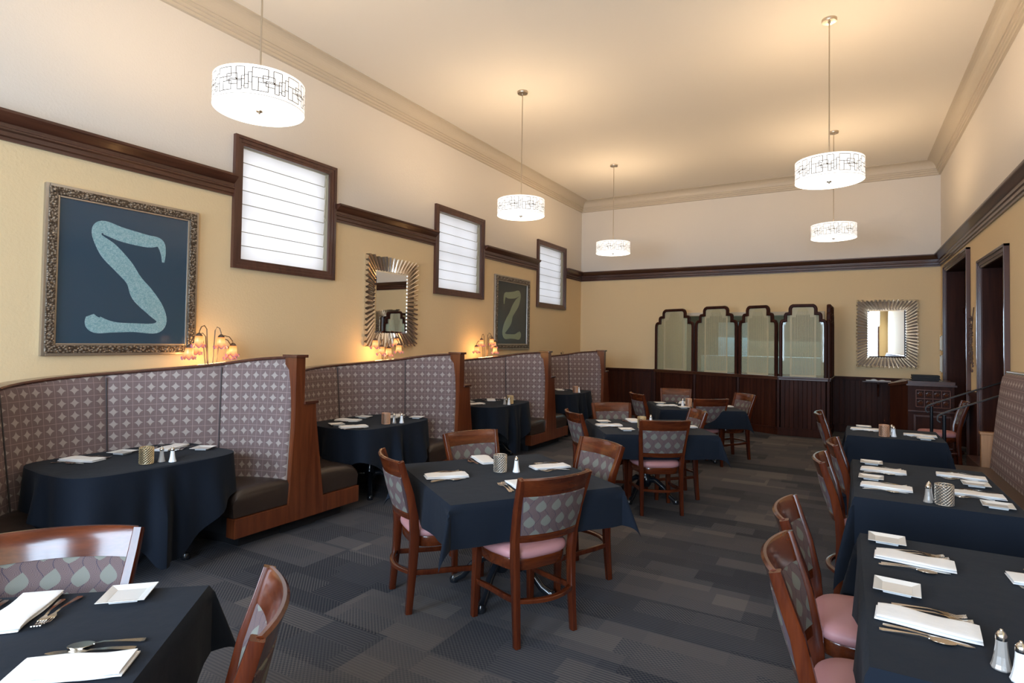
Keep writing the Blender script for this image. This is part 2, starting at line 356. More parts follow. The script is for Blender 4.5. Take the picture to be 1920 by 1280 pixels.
# crown moulding: fillets below a cove
cp = [(0, 4.66), (.03, 4.665), (.03, 4.695), (.045, 4.70), (.045, 4.73), (.06, 4.735), (.06, 4.762)]
for k in range(9):
    a = k / 8 * PI / 2; cp.append((.075 + (.20 - .075) * (1 - math.cos(a)), 4.765 + .125 * math.sin(a)))
cp += [(.215, 4.89), (.215, 4.90), (0, 4.90)]
def crown(name, side, label):
    bm = BM()
    if side == 'l': rings = [[(XL + d, y_ , z_) for d, z_ in cp] for y_ in (YF, YB)]; rings = [[(XL + d, YF, z_) for d, z_ in cp], [(XL + d, YB - d, z_) for d, z_ in cp]]
    if side == 'r': rings = [[(XR - d, YF, z_) for d, z_ in cp], [(XR - d, YB - d, z_) for d, z_ in cp]]
    if side == 'b': rings = [[(XL + d, YB - d, z_) for d, z_ in cp], [(XR - d, YB - d, z_) for d, z_ in cp]]
    loft(bm, rings); struct(link(name, bm, M['crown']), label, 'crown moulding')
crown('trim_2', 'l', 'tan coved crown moulding above the left wall'); crown('trim_3', 'r', 'tan coved crown moulding above the right wall'); crown('trim_4', 'b', 'tan coved crown moulding above the back wall')
rp = [(0, 3.035), (.02, 3.035), (.02, 3.06), (.035, 3.068), (.035, 3.10), (.05, 3.11), (.05, 3.122), (.035, 3.13), (.035, 3.16), (.05, 3.17), (.085, 3.20), (.105, 3.215), (.11, 3.225), (.11, 3.245), (0, 3.245)]
def rail(name, side, a, b, label, mit=(0, 0)):
    bm = BM(); rings = []
    for e, y_ in ((mit[0], a), (mit[1], b)):
        if side == 'l': rings.append([(XL + d, y_ - e * d, z_) for d, z_ in rp])
        if side == 'r': rings.append([(XR - d, y_ - e * d, z_) for d, z_ in rp])
        if side == 'b': rings.append([(y_ - e * d, YB - d, z_) for d, z_ in rp])
    loft(bm, rings); struct(link(name, bm, M['mahog_x'] if side == 'b' else M['mahog_h']), label, 'picture rail')
rail('trim_5', 'l', YF, WIN[0][0], 'dark wood picture rail left of the nearest window')
rail('trim_6', 'l', WIN[0][1], WIN[1][0], 'dark wood picture rail between the first and second window')
rail('trim_7', 'l', WIN[1][1], WIN[2][0], 'dark wood picture rail between the second and third window')
rail('trim_8', 'l', WIN[2][1], YB, 'short dark wood picture rail in the far left corner', (0, 1))
rail('trim_9', 'b', XL, XR, 'dark wood picture rail across the back wall', (-1, 1))
rail('trim_10', 'r', YF, YB, 'dark wood picture rail along the right wall', (0, 1))

# wainscot, cap, baseboard
def wainscot(name, side, a, b, label):
    bm = BM(); n = max(1, int((b - a) / 0.085)); s_ = (b - a) / n
    if side == 'b': box(bm, (a, YB - .012, 0), (b, YB, 1.0))
    else: box(bm, (XR - .012, a, 0), (XR, b, 1.0))
    for k in range(n):
        p, q = a + k * s_ + .003, a + (k + 1) * s_ - .003
        if side == 'b': box(bm, (p, YB - .022, .12), (q, YB - .004, 1.0), .003)
        else: box(bm, (XR - .022, p, .12), (XR - .004, q, 1.0), .003)
    for d, z0, z1 in ((.028, 0, .13), (.036, .13, .15), (.03, .97, 1.0), (.055, 1.0, 1.025), (.045, 1.025, 1.04)):
        if side == 'b': box(bm, (a, YB - d, z0), (b, YB, z1), .003)
        else: box(bm, (XR - d, a, z0), (XR, b, z1), .003)
    struct(link(name, bm, M['mahog_v']), label, 'wainscot')
wainscot('trim_11', 'b', XL, -3.62, 'dark beadboard wainscot on the back wall left of the screen')
wainscot('trim_12', 'b', -0.2, XR, 'dark beadboard wainscot on the back wall right of the screen')
wainscot('trim_13', 'r', 7.3, D2[0] - .09, 'dark wainscot on the right wall beside the nearer doorway')
wainscot('trim_14', 'r', D2[1] + .1, D1[0] - .1, 'dark wainscot on the right wall between the two doorways')
wainscot('trim_15', 'r', D1[1] + .1, YB, 'dark wainscot on the right wall at the far corner')
wainscot('trim_22', 'b', -3.62, -0.2, 'dark wainscot on the back wall behind the screen')
bm = BM(); box(bm, (XL, YF, 0), (XL + .02, YB, .12)); struct(link('baseboard_left', bm, M['mahog_h']), 'dark baseboard of the left wall', 'baseboard')
bm = BM(); box(bm, (XR - .02, YF, 0), (XR, 7.3, .12)); struct(link('baseboard_right', bm, M['mahog_h']), 'dark baseboard of the right wall', 'baseboard')

# windows with roman blinds
def frame_rect(bm, axis, c0, steps, u0, u1, z0, z1):
    """mitred casing: steps = list of (inset0, inset1, depth)"""
    for i0, i1, d in steps:
        for a, b, c_, e in ((u0 + i0, u0 + i1, z0 + i0, z1 - i0), (u1 - i1, u1 - i0, z0 + i0, z1 - i0)):
            if axis == 'x': box(bm, (c0, a, c_), (c0 + d, b, e), .004)
            else: box(bm, (a, c0, c_), (b, c0 + d, e), .004)
        for a, b, c_, e in ((u0 + i1, u1 - i1, z0 + i0, z0 + i1), (u0 + i1, u1 - i1, z1 - i1, z1 - i0)):
            if axis == 'x': box(bm, (c0, a, c_), (c0 + d, b, e), .004)
            else: box(bm, (a, c0, c_), (b, c0 + d, e), .004)
WL = ['nearest left-wall window with glowing roman blind, above the first booth lamp', 'middle left-wall window with roman blind, between sunburst mirror and small picture', 'farthest left-wall window with roman blind, by the corner']
for n, (a, b) in enumerate(WIN):
    t = thing('window_%d' % (n + 1), None, None, (XL, (a + b) / 2, WZ0)); struct(t, WL[n], 'window')
    hw = (b - a) / 2; H_ = WZ1 - WZ0
    bm = BM(); frame_rect(bm, 'x', 0, [(0, .035, .045), (.03, .07, .035), (.065, .10, .028)], -hw, hw, 0, H_); link('window_frame', bm, M['casing'], t)
    bm = BM()
    for p, q in (((-.2, -hw + .08, .08), (0, -hw + .10, H_ - .08)), ((-.2, hw - .10, .08), (0, hw - .08, H_ - .08)), ((-.2, -hw + .08, .08), (0, hw - .08, .10)), ((-.2, -hw + .08, H_ - .10), (0, hw - .08, H_ - .08))): box(bm, p, q)
    for p, q in (((-.2, -.012, .1), (-.17, .012, H_ - .1)), ((-.2, -hw + .09, H_ / 2 - .02), (-.17, hw - .09, H_ / 2 + .02)), ((-.2, -hw + .09, .1), (-.17, -hw + .14, H_ - .1)), ((-.2, hw - .14, .1), (-.17, hw - .09, H_ - .1))): box(bm, p, q)
    link('sash', bm, M['room'], t)
    # blind: shallow scalloped folds
    bm = BM(); zs = []; x_ = []
    nf = 8; z0, z1 = .105, H_ - .105
    for k in range(nf):
        for j, dx in ((0, .012), (.04, .0), (.5, .006), (.97, .010)): zs.append(z0 + (z1 - z0) * (k + j) / nf); x_.append(dx)
    zs.append(z1); x_.append(0.012)
    rings = [[(-.06 + x_[i] + .002 * math.sin(j * 1.7 + i * .3), -hw + .105 + (2 * hw - .21) * j / 12, z_) for j in range(13)] for i, z_ in enumerate(zs)]
    loft(bm, rings, False, False); bl = link('blind', bm, M['blind'], t, True)
    bm = BM()
    for k in range(1, nf): box(bm, (-.048, -hw + .105, z0 + (z1 - z0) * k / nf - .003), (-.043, hw - .12, z0 + (z1 - z0) * k / nf + .003))
    link('blind_fold', bm, M['room'], bl)
    bm = BM(); tube(bm, [(-.035, hw - .10, H_ - .14), (-.03, hw - .115, H_ * .65), (-.028, hw - .13, H_ * .55), (-.028, hw - .105, H_ * .52), (-.03, hw - .09, H_ * .56), (-.035, hw - .105, H_ - .14)], .004, 6)
    link('pull_cord', bm, M['plastic'], t, True)

# doorways on the right wall
def door(name, d, depth, label, panelled):
    y0, y1, zt = d; t = thing(name, None, None, (XR, (y0 + y1) / 2, 0)); struct(t, label, 'doorway'); hw = (y1 - y0) / 2
    bm = BM()
    for i0, i1, dd in ((-.1, -.07, .05), (-.075, -.03, .035), (-.035, .0, .025)):
        box(bm, (-dd, -hw + i0, 0), (0, -hw + i1, zt - i0), .004); box(bm, (-dd, hw - i1, 0), (0, hw - i0, zt - i0), .004); box(bm, (-dd, -hw + i0, zt - i1), (0, hw - i0, zt - i0), .004)
    link('casing', bm, M['casing'], t)
    bm = BM(); box(bm, (0, -hw - .03, 0), (depth, -hw + .001, zt)); box(bm, (0, hw - .001, 0), (depth, hw + .03, zt)); box(bm, (0, -hw - .03, zt - .001), (depth, hw + .03, zt + .03))
    link('jamb', bm, M['mahog_v'], t)
    bm = BM()
    if panelled:
        box(bm, (depth, -hw, 0), (depth + .04, hw, zt))
        for u0 in (-hw, -hw + .45, -.03, hw - .5, hw - .09): box(bm, (depth - .03, u0, 0), (depth, u0 + .08, zt), .008)
        box(bm, (depth - .05, -hw, 2.16), (depth, hw, 2.26), .01)
    else:
        box(bm, (depth, -hw - .03, 0), (depth + .04, hw + .03, zt + .03))
    lf_ = link('door_leaf', bm, M['mahog_v'], t)
    return t, lf_, hw
t, lf_, hw = door('door_1', D1, .26, 'far doorway in the right wall with brass hinges and a door closer', True)
for zz in (1.36, 1.98):
    bm = BM(); box(bm, (.08, hw - .012 - 2 * hw + .012, zz), (.16, -hw + .012, zz + .11), .003); tube(bm, [(.17, -hw + .012, zz - .01), (.17, -hw + .012, zz + .12)], .009, 8)
    link('hinge', bm, M['brass'], t)
bm = BM(); box(bm, (.10, -.75, 2.17), (.16, -.45, 2.24), .01); box(bm, (.12, -.5, 2.2), (.14, .1, 2.215)); link('door_closer', bm, M['silver'], t)
door('door_2', D2, .75, 'nearer doorway in the right wall with dark lined sides', False)
for k in range(3):
    bm = BM(); box(bm, (1.02 + .25 * k, D2[0] + .02, 0), (1.27 if k == 0 else XR + .74, D2[1] - .02, .15 * (k + 1)), .006)
    pass
    if k < 2: tag(link('stair_step', bm, M['step']), '%s dark wooden step rising into the nearer doorway' % ('lower' if k == 0 else 'upper'), 'step', 'steps at the nearer doorway')
    else: bm.free()

# handrails
def handrail(y, label):
    t = thing('handrail', label, 'handrail', (.92, y, 0), 0, 'handrails at the nearer doorway')
    bm = BM(); tube(bm, [(0, 0, 0), (0, 0, .87)], .018, 12); lathe(bm, [(.045, 0), (.045, .01), (.02, .014)], 16); link('post', bm, M['black'], t, True)
    bm = BM(); pts = [(-.035, 0, .79), (-.06, 0, .81), (-.062, 0, .84), (-.05, 0, .865), (-.02, 0, .885), (.05, 0, .92), (.45, 0, 1.10), (.75, 0, 1.23)]
    bar(bm, pts, .035, .016, (0, 1, 0)); link('grip', bm, M['blackrail'], t, True)
handrail(7.80, 'dark metal handrail with curled end, nearer of the two by the stairs'); handrail(8.88, 'dark metal handrail with curled end, farther of the two by the stairs')

# wall plates, ornament
for z0, z1, l in ((1.55, 1.81, 'upper narrow framed plate on the right wall near the corner'), (1.18, 1.48, 'lower narrow framed plate on the right wall near the corner')):
    t = thing('wall_plate', l, 'wall plate', (XR, 12.22, (z0 + z1) / 2)); h = (z1 - z0) / 2
    bm = BM(); frame_rect(bm, 'x', -.045, [(0, .018, .045)], -.09, .09, -h, h); link('plate_frame', bm, M['nickel'], t)
    bm = BM(); box(bm, (-.012, -.075, -h + .015), (0, .075, h - .015)); link('plate_face', bm, M['plastic'], t)
t = thing('dried_garland', 'dark dried garland of small pods hanging between the doorways', 'garland', (XR - .02, 9.40, 2.13))
rg = random.Random(3)
bm = BM(); tube(bm, [(0, 0, 0), (-.01, .01, -.12), (-.02, 0, -.3)], .008, 6)
ends = []
for k in range(16):
    y1 = rg.uniform(-.12, .12); L = rg.uniform(.25, .86); tube(bm, [(-.02, 0, -.22), (-.03, y1 * .5, -.22 - L * .3), (-.03 + rg.uniform(-.01, .01), y1, -.22 - L * .7)], .003, 5); ends.append((y1, L))
link('stems', bm, M['bronze'], t, True)
bm = BM()
for y1, L in ends:
    for q in (.3, .5, .7): lathe(bm, [(0, -.022), (.011, -.008), (.012, .004), (0, .022)], 7, (-.03, y1 * (q / .7), -.22 - L * q))
for k in range(14): lathe(bm, [(0, -.025), (.016, -.005), (0, .025)], 7, (-.03 + rg.uniform(-.01, .01), rg.uniform(-.04, .04), -rg.uniform(.12, .36)))
tag(link('seed_pods', bm, Mt('dried_pod', (.10, .06, .05), .6).m, t, True), kind='stuff')

# ------------------------------------------------------------------ etched glass screen
V = [(-3.62, 12.47), (-2.68, 12.06), (-1.79, 11.72), (-1.06, 11.40), (-0.27, 11.40), (-0.25, 11.92), (-0.23, 12.47)]
scr = thing('glass_screen', 'tall dark wood screen with arched etched glass panels at the back wall', 'screen', (0, 0, 0))
def arch(hw, H_):
    r_ = [(1, 0), (1, .70), (.985, .745), (.94, .775), (.87, .79), (.80, .792), (.80, .80), (.80, .835), (.785, .862), (.74, .882), (.67, .888), (.60, .889), (.60, .90), (.60, .935), (.575, .962), (.52, .985), (.43, 1.0), (.22, 1.0)]
    p = [(x_ * hw, z_ * H_) for x_, z_ in r_]; return p + [(-a, b) for a, b in p[::-1]]
def offs(P, d):
    n = len(P); out = []
    for i in range(n):
        a, b, c_ = Vector(P[max(i - 1, 0)]), Vector(P[i]), Vector(P[min(i + 1, n - 1)])
        n1 = (b - a); n2 = (c_ - b); n1 = Vector((-n1.y, n1.x)).normalized() if n1.length > 1e-6 else None; n2 = Vector((-n2.y, n2.x)).normalized() if n2.length > 1e-6 else None
        nn = (n1 or n2) + (n2 or n1); nn.normalize(); k = 1 / max(.5, nn.dot(n1 or n2)); q = b + nn * d * k
        if i == 0 or i == n - 1: q = Vector((P[i][0] + (d * (-1 if P[i][0] > 0 else 1)), P[i][1]))
        out.append((q.x, q.y))
    return out
def lathe_out(P, tk, name, par, m, hgt0):
    pass
for k in range(6):
    a, b = Vector(V[k]), Vector(V[k + 1]); L = (b - a).length; ang = math.atan2(b.y - a.y, b.x - a.x); mid = (a + b) / 2
    bm = BM(); n = max(3, int(L / .075)); s_ = (L - .08) / n
    for i in range(n): box(bm, (-L / 2 + .04 + i * s_ + .002, -.012, .13), (-L / 2 + .04 + (i + 1) * s_ - .002, .012, 1.02), .003)
    box(bm, (-L / 2, -.028, 0), (L / 2, .02, .11), .004); box(bm, (-L / 2, -.034, .11), (L / 2, .02, .135), .004)
    o = link('lower_panel', bm, M['mahog_v'], scr, loc=(mid.x, mid.y, 0)); o.rotation_euler = (0, 0, ang)
    bm = BM(); box(bm, (-L / 2 - .01, -.05, 1.02), (L / 2 + .01, .05, 1.05), .008); box(bm, (-L / 2, -.035, .985), (L / 2, .035, 1.02), .006)
    o = link('sill', bm, M['mahog_x'], scr, loc=(mid.x, mid.y, 0)); o.rotation_euler = (0, 0, ang)
    hw = L / 2 - .012; Hh = 1.29 + (.02 if k == 1 else 0)
    P = arch(hw, Hh); Q = offs(P, .055)
    bm = BM()
    # frame: outer P, inner Q, rounded section
    rings = []
    for p, q in zip(P, Q):
        px_, pz_ = p; qx_, qz_ = q
        if qz_ <= 0: qz_ = 0
        rings.append([(px_, -.02, pz_), (px_ * .75 + qx_ * .25, -.034, pz_ * .75 + qz_ * .25), (px_ * .25 + qx_ * .75, -.034, pz_ * .25 + qz_ * .75), (qx_, -.02, qz_), (qx_, .02, qz_), (px_ * .25 + qx_ * .75, .034, pz_ * .25 + qz_ * .75), (px_ * .75 + qx_ * .25, .034, pz_ * .75 + qz_ * .25), (px_, .02, pz_)])
    loft(bm, rings)
    ga = link('arch_frame', bm, M['mahog_v'], scr, loc=(mid.x, mid.y, 1.05)); ga.rotation_euler = (0, 0, ang)
    bm = BM(); lay = bm.loops.layers.uv.verify(); Qm = offs(P, .04); A = [bm.verts.new((x_, -.003, max(z_, .001))) for x_, z_ in Qm]; f_ = bm.faces.new(A)
    for l_ in f_.loops: l_[lay].uv = (l_.vert.co.x / (2 * hw), l_.vert.co.z / Hh)
    ex = bmesh.ops.extrude_face_region(bm, geom=[f_]); bmesh.ops.translate(bm, vec=(0, .006, 0), verts=[v_ for v_ in ex['geom'] if isinstance(v_, bmesh.types.BMVert)])
    g = link('glass_pane', bm, M['etched'], scr, loc=(mid.x, mid.y, 1.05)); g.rotation_euler = (0, 0, ang); g['label'] = 'frosted striped glass'
    bm = BM(); box(bm, (-.022, -.022, 0), (.022, .022, 1.05), .006); link('post', bm, M['mahog_v'], scr, loc=(a.x, a.y, 0))

# ------------------------------------------------------------------ booths
YC0, SP, XP = 2.149, 2.328, -3.926
CURVE = [(-1.16, -3.97), (-1.12, -4.12), (-1.02, -4.36), (-.80, -4.62), (-.42, -4.90), (0, -4.98), (.42, -4.90), (.80, -4.62), (1.02, -4.40), (1.12, -4.15), (1.16, -4.0)]
TOPZ = [(-1.16, 1.03), (-1.05, 1.06), (-.8, 1.19), (-.6, 1.255), (-.3, 1.29), (0, 1.31), (.4, 1.335), (.8, 1.38), (1.16, 1.455)]
def cpt(s):
    """point on the booth curve: s 0..1 by index"""
    n = len(CURVE) - 1; f_ = s * n; i = min(int(f_), n - 1); k = f_ - i
    p = [CURVE[max(i - 1, 0)], CURVE[i], CURVE[i + 1], CURVE[min(i + 2, n)]]
    r_ = []
    for q in (0, 1):
        a, b, c_, d = (w_[q] for w_ in p); r_.append(.5 * (2 * b + (c_ - a) * k + (2 * a - 5 * b + 4 * c_ - d) * k * k + (3 * b - a - 3 * c_ + d) * k**3))
    return r_[0], r_[1]      # t (y offset), x
NS = 96; CP = [cpt(i / NS) for i in range(NS + 1)]
arc = [0]
for i in range(NS): arc.append(arc[-1] + math.hypot(CP[i + 1][0] - CP[i][0], CP[i + 1][1] - CP[i][1]))
def nrm(i):
    a, b = CP[max(i - 1, 0)], CP[min(i + 1, NS)]; dy, dx = b[0] - a[0], b[1] - a[1]; L = math.hypot(dx, dy); return (dy / L, -dx / L)   # inward (x, y)
def tz(t): return interp(TOPZ, t)
def seat_pt(i, off):  # offset inwards from the curve
    t_, x_ = CP[i]; nx, ny = nrm(i); return (x_ + nx * off, t_ + ny * off)
def booth(yc, label, first):
    t = thing('booth', label, 'booth', (0, yc, 0), 0, 'curved booths along the left wall')
    cuts = [0]
    for tt in (-.62, .12, .84): cuts.append(min(range(NS + 1), key=lambda i: abs(CP[i][0] - tt)))
    cuts.append(NS)
    for a, b in zip(cuts[:-1], cuts[1:]):
        bm = BM(); rings = []; uvs = []; nz = 12
        for i in range(a, b + 1):
            t_, x_ = CP[i]; nx, ny = nrm(i); zt = tz(t_) - .03; e = min(i - a, b - i) / 3.0; puff = .022 * min(1, e) ** .5 if e > 0 else 0.0
            ring = []; uv = []
            def P(off, z_, vv): ring.append((x_ + nx * off, t_ + ny * off, z_)); uv.append((arc[i], vv))
            for k in range(nz + 1):
                z_ = .42 + (zt - .42) * k / nz; off = .135 - .09 * k / nz + puff
                if k == nz: off -= .012
                P(off, z_, z_)
            P(.02, zt + .012, zt + .02); P(-.03, zt + .010, zt + .05); P(-.04, zt - .02, zt + .08); P(-.04, .42, zt + .08)
            rings.append(ring); uvs.append(uv)
        loft(bm, rings, True, True, uvs); link('backrest', bm, M['circles'], t, True)
    for c_ in cuts[1:-1]:
        t_, x_ = CP[c_]; nx, ny = nrm(c_); zt = tz(t_) - .03; bm = BM()
        tube(bm, [(x_ + nx * (.139 - .09 * k / 10), t_ + ny * (.139 - .09 * k / 10), .44 + (zt - .45) * k / 10) for k in range(11)], .005, 6); link('seam', bm, M['seam'], t, True)
    # top cap
    bm = BM(); rings = []
    for i in range(0, NS + 1, 2):
        t_, x_ = CP[i]; nx, ny = nrm(i); z_ = tz(t_); q = [(-.07, -.022), (.045, -.022), (.05, -.012), (.045, 0), (-.07, 0)]
        rings.append([(x_ + nx * o_, t_ + ny * o_, z_ + h_) for o_, h_ in q])
    loft(bm, rings); link('top_rail', bm, M['boothcap'], t)
    # ledge behind
    bm = BM(); rings = []
    for i in range(4, NS - 3, 4):
        t_, x_ = CP[i]; nx, ny = nrm(i); X0 = x_ - nx * .06; Y0 = t_ - ny * .06
        rings.append([(X0, Y0, 0), (X0, Y0, 1.0), (XL + .03, max(-1.0, min(1.0, t_ * .95)), 1.0), (XL + .03, max(-1.0, min(1.0, t_ * .95)), 0)])
    loft(bm, rings); link('ledge', bm, M['boothcap'], t)
    # seat cushion and its wooden face
    def ring_mesh(off0, off1, prof, nm, m, i0=6, i1=NS - 6, smooth=True):
        bm = BM(); rings = []
        idx = list(range(i0, i1 + 1, 2))
        for q, i in enumerate(idx):
            e = min(q, len(idx) - 1 - q); sc = (.93, .985, 1)[min(e, 2)] if smooth else 1
            rings.append([(*seat_pt(i, off0 + (off1 - off0) * f_), z0_ + (h_ - z0_) * (sc if h_ > z0_ else 1)) for f_, h_, z0_ in [(a_, b_, prof[0][1]) for a_, b_ in prof]])
        # straight end block reaching the aisle
        loft(bm, rings); return link(nm, bm, m, t, smooth)
    # U shape: inner boundary from explicit table so the arms run square to the aisle
    inner = [(-.52, -3.945), (-.52, -4.15), (-.50, -4.35), (-.40, -4.50), (0, -4.55), (.40, -4.50), (.53, -4.35), (.56, -4.15), (.56, -3.945)]
    outer = [(-1.10, -3.945), (-1.08, -4.12), (-.96, -4.33), (-.74, -4.58), (0, -4.90), (.74, -4.58), (.94, -4.33), (1.05, -4.12), (1.08, -3.945)]
    def samp(tab, s):
        n = len(tab) - 1; f_ = s * n; i = min(int(f_), n - 1); k = f_ - i; p = [tab[max(i - 1, 0)], tab[i], tab[i + 1], tab[min(i + 2, n)]]; r_ = []
        for q in (1, 0):
            a, b, c_, d = (w_[q] for w_ in p); r_.append(.5 * (2 * b + (c_ - a) * k + (2 * a - 5 * b + 4 * c_ - d) * k * k + (3 * b - a - 3 * c_ + d) * k**3))
        return Vector(r_)
    def U(prof, nm, m, sink=0.0, smooth=True, N=48):
        bm = BM(); rings = []
        for j in range(N + 1):
            I = samp(inner, j / N); O = samp(outer, j / N); e = min(j, N - j); sc = 1
            if smooth: sc = (.80, .95, 1)[min(e, 2)]
            r_ = []
            for f_, h_ in prof:
                p = O + (I - O) * f_; zz = prof[0][1] + (h_ - prof[0][1]) * sc; x_ = p.x - sink
                r_.append((x_, p.y, zz))
            rings.append(r_)
        loft(bm, rings); return link(nm, bm, m, t, smooth)
    U([(0, .25), (0, .44), (.2, .458), (.5, .462), (.8, .452), (.93, .435), (1.0, .40), (1.02, .36), (1.0, .25)], 'seat_cushion', M['leather'])
    U([(0, .10), (0, .25), (.95, .25), (.95, .10)], 'seat_base', M['blackmat'], .03, False)
    for a_, b_ in ((-.94, -.515), (.555, 1.04)):
        bm = BM(); box(bm, (XP - .10, a_, .10), (XP + .002, b_, .245), .004); link('seat_front', bm, M['booth'], t)
    U([(0, 0), (0, .10), (.80, .10), (.80, 0)], 'plinth', M['blackmat'], .09, False)
    # end panel between this booth and the next
    poly = [(-.135, .10), (-.130, .25), (-.088, .86), (-.085, 1.0), (-.085, 1.445), (.005, 1.445), (.005, 1.06), (.125, 1.06), (.130, .95), (.225, .25), (.235, .10)]
    def panel(y0, cond=True):
        bm = BM(); prism(bm, [(y0 + a, b) for a, b in poly], XP - .14, XP); o = link('end_panel', bm, M['booth'], t)
        bm = BM(); box(bm, (XP - .16, y0 - .10, 1.44), (XP + .015, y0 + .025, 1.465), .004); link('panel_cap', bm, M['boothcap'], o); bm = BM(); box(bm, (XP - .16, y0 - .0, 1.05), (XP + .015, y0 + .145, 1.075), .004); link('panel_cap', bm, M['boothcap'], o)
        bm = BM(); box(bm, (XP - .3, y0 - .13, 0), (XP - .09, y0 + .22, .10)); link('panel_plinth', bm, M['blackmat'], o)
    panel(SP / 2)
    if first: panel(-SP / 2)
    return t
BN = ['first', 'second', 'third', 'fourth']
booth(YC0, 'curved patterned booth nearest the camera, first along the left wall', True)
booth(YC0 + SP, 'second curved patterned booth along the left wall, under the sunburst mirror', False)
booth(YC0 + 2 * SP, 'third curved patterned booth along the left wall, under the small picture', False)
booth(YC0 + 3 * SP, 'fourth and farthest curved booth, beside the back wall', False)

# ------------------------------------------------------------------ right-hand bench
t = thing('bench', 'long banquette bench with circle-pattern back along the right wall', 'bench', (0, 0, 0))
ys = [-1.2, .4, 2.1, 3.8, 5.5, 7.18]
for a, b in zip(ys[:-1], ys[1:]):
    bm = BM(); rings = []; uvs = []; N = 10
    for i in range(N + 1):
        y_ = a + (b - a) * i / N; e = min(i, N - i); pf = (0, .014, .02)[min(e, 2)]
        pr = [(1.20, .44), (1.215 - pf, .6), (1.235 - pf, .8), (1.26 - pf, 1.05), (1.285 - pf, 1.25), (1.30 - pf * .6, 1.33), (1.33, 1.365), (1.40, 1.365), (1.42, 1.34), (1.42, .44)]
        vv = [.44, .6, .8, 1.05, 1.25, 1.33, 1.37, 1.44, 1.47, 1.47]
        rings.append([(x_, y_, z_) for x_, z_ in pr]); uvs.append([(y_, q) for q in vv])
    loft(bm, rings, True, True, uvs); link('backrest', bm, M['circles'], t, True)
bm = BM(); box(bm, (1.33, -1.2, 1.355), (1.435, 7.2, 1.385), .006); link('top_rail', bm, M['ornate_smooth'], t)
bm = BM(); box(bm, (.80, -1.2, .30), (1.22, 7.16, .455), .03); link('seat_cushion', bm, M['leather2'], t, True)
bm = BM(); box(bm, (.86, -1.2, .08), (1.40, 7.14, .30)); link('seat_front', bm, M['booth'], t)
bm = BM(); box(bm, (.92, -1.2, 0), (1.40, 7.12, .08)); link('plinth', bm, M['blackmat'], t)
bm = BM(); box(bm, (1.14, 7.20, 0), (1.43, 7.26, .76), .006); box(bm, (1.13, 7.19, .76), (1.43, 7.27, .785), .004); link('end_panel', bm, M['lightwood'], t)

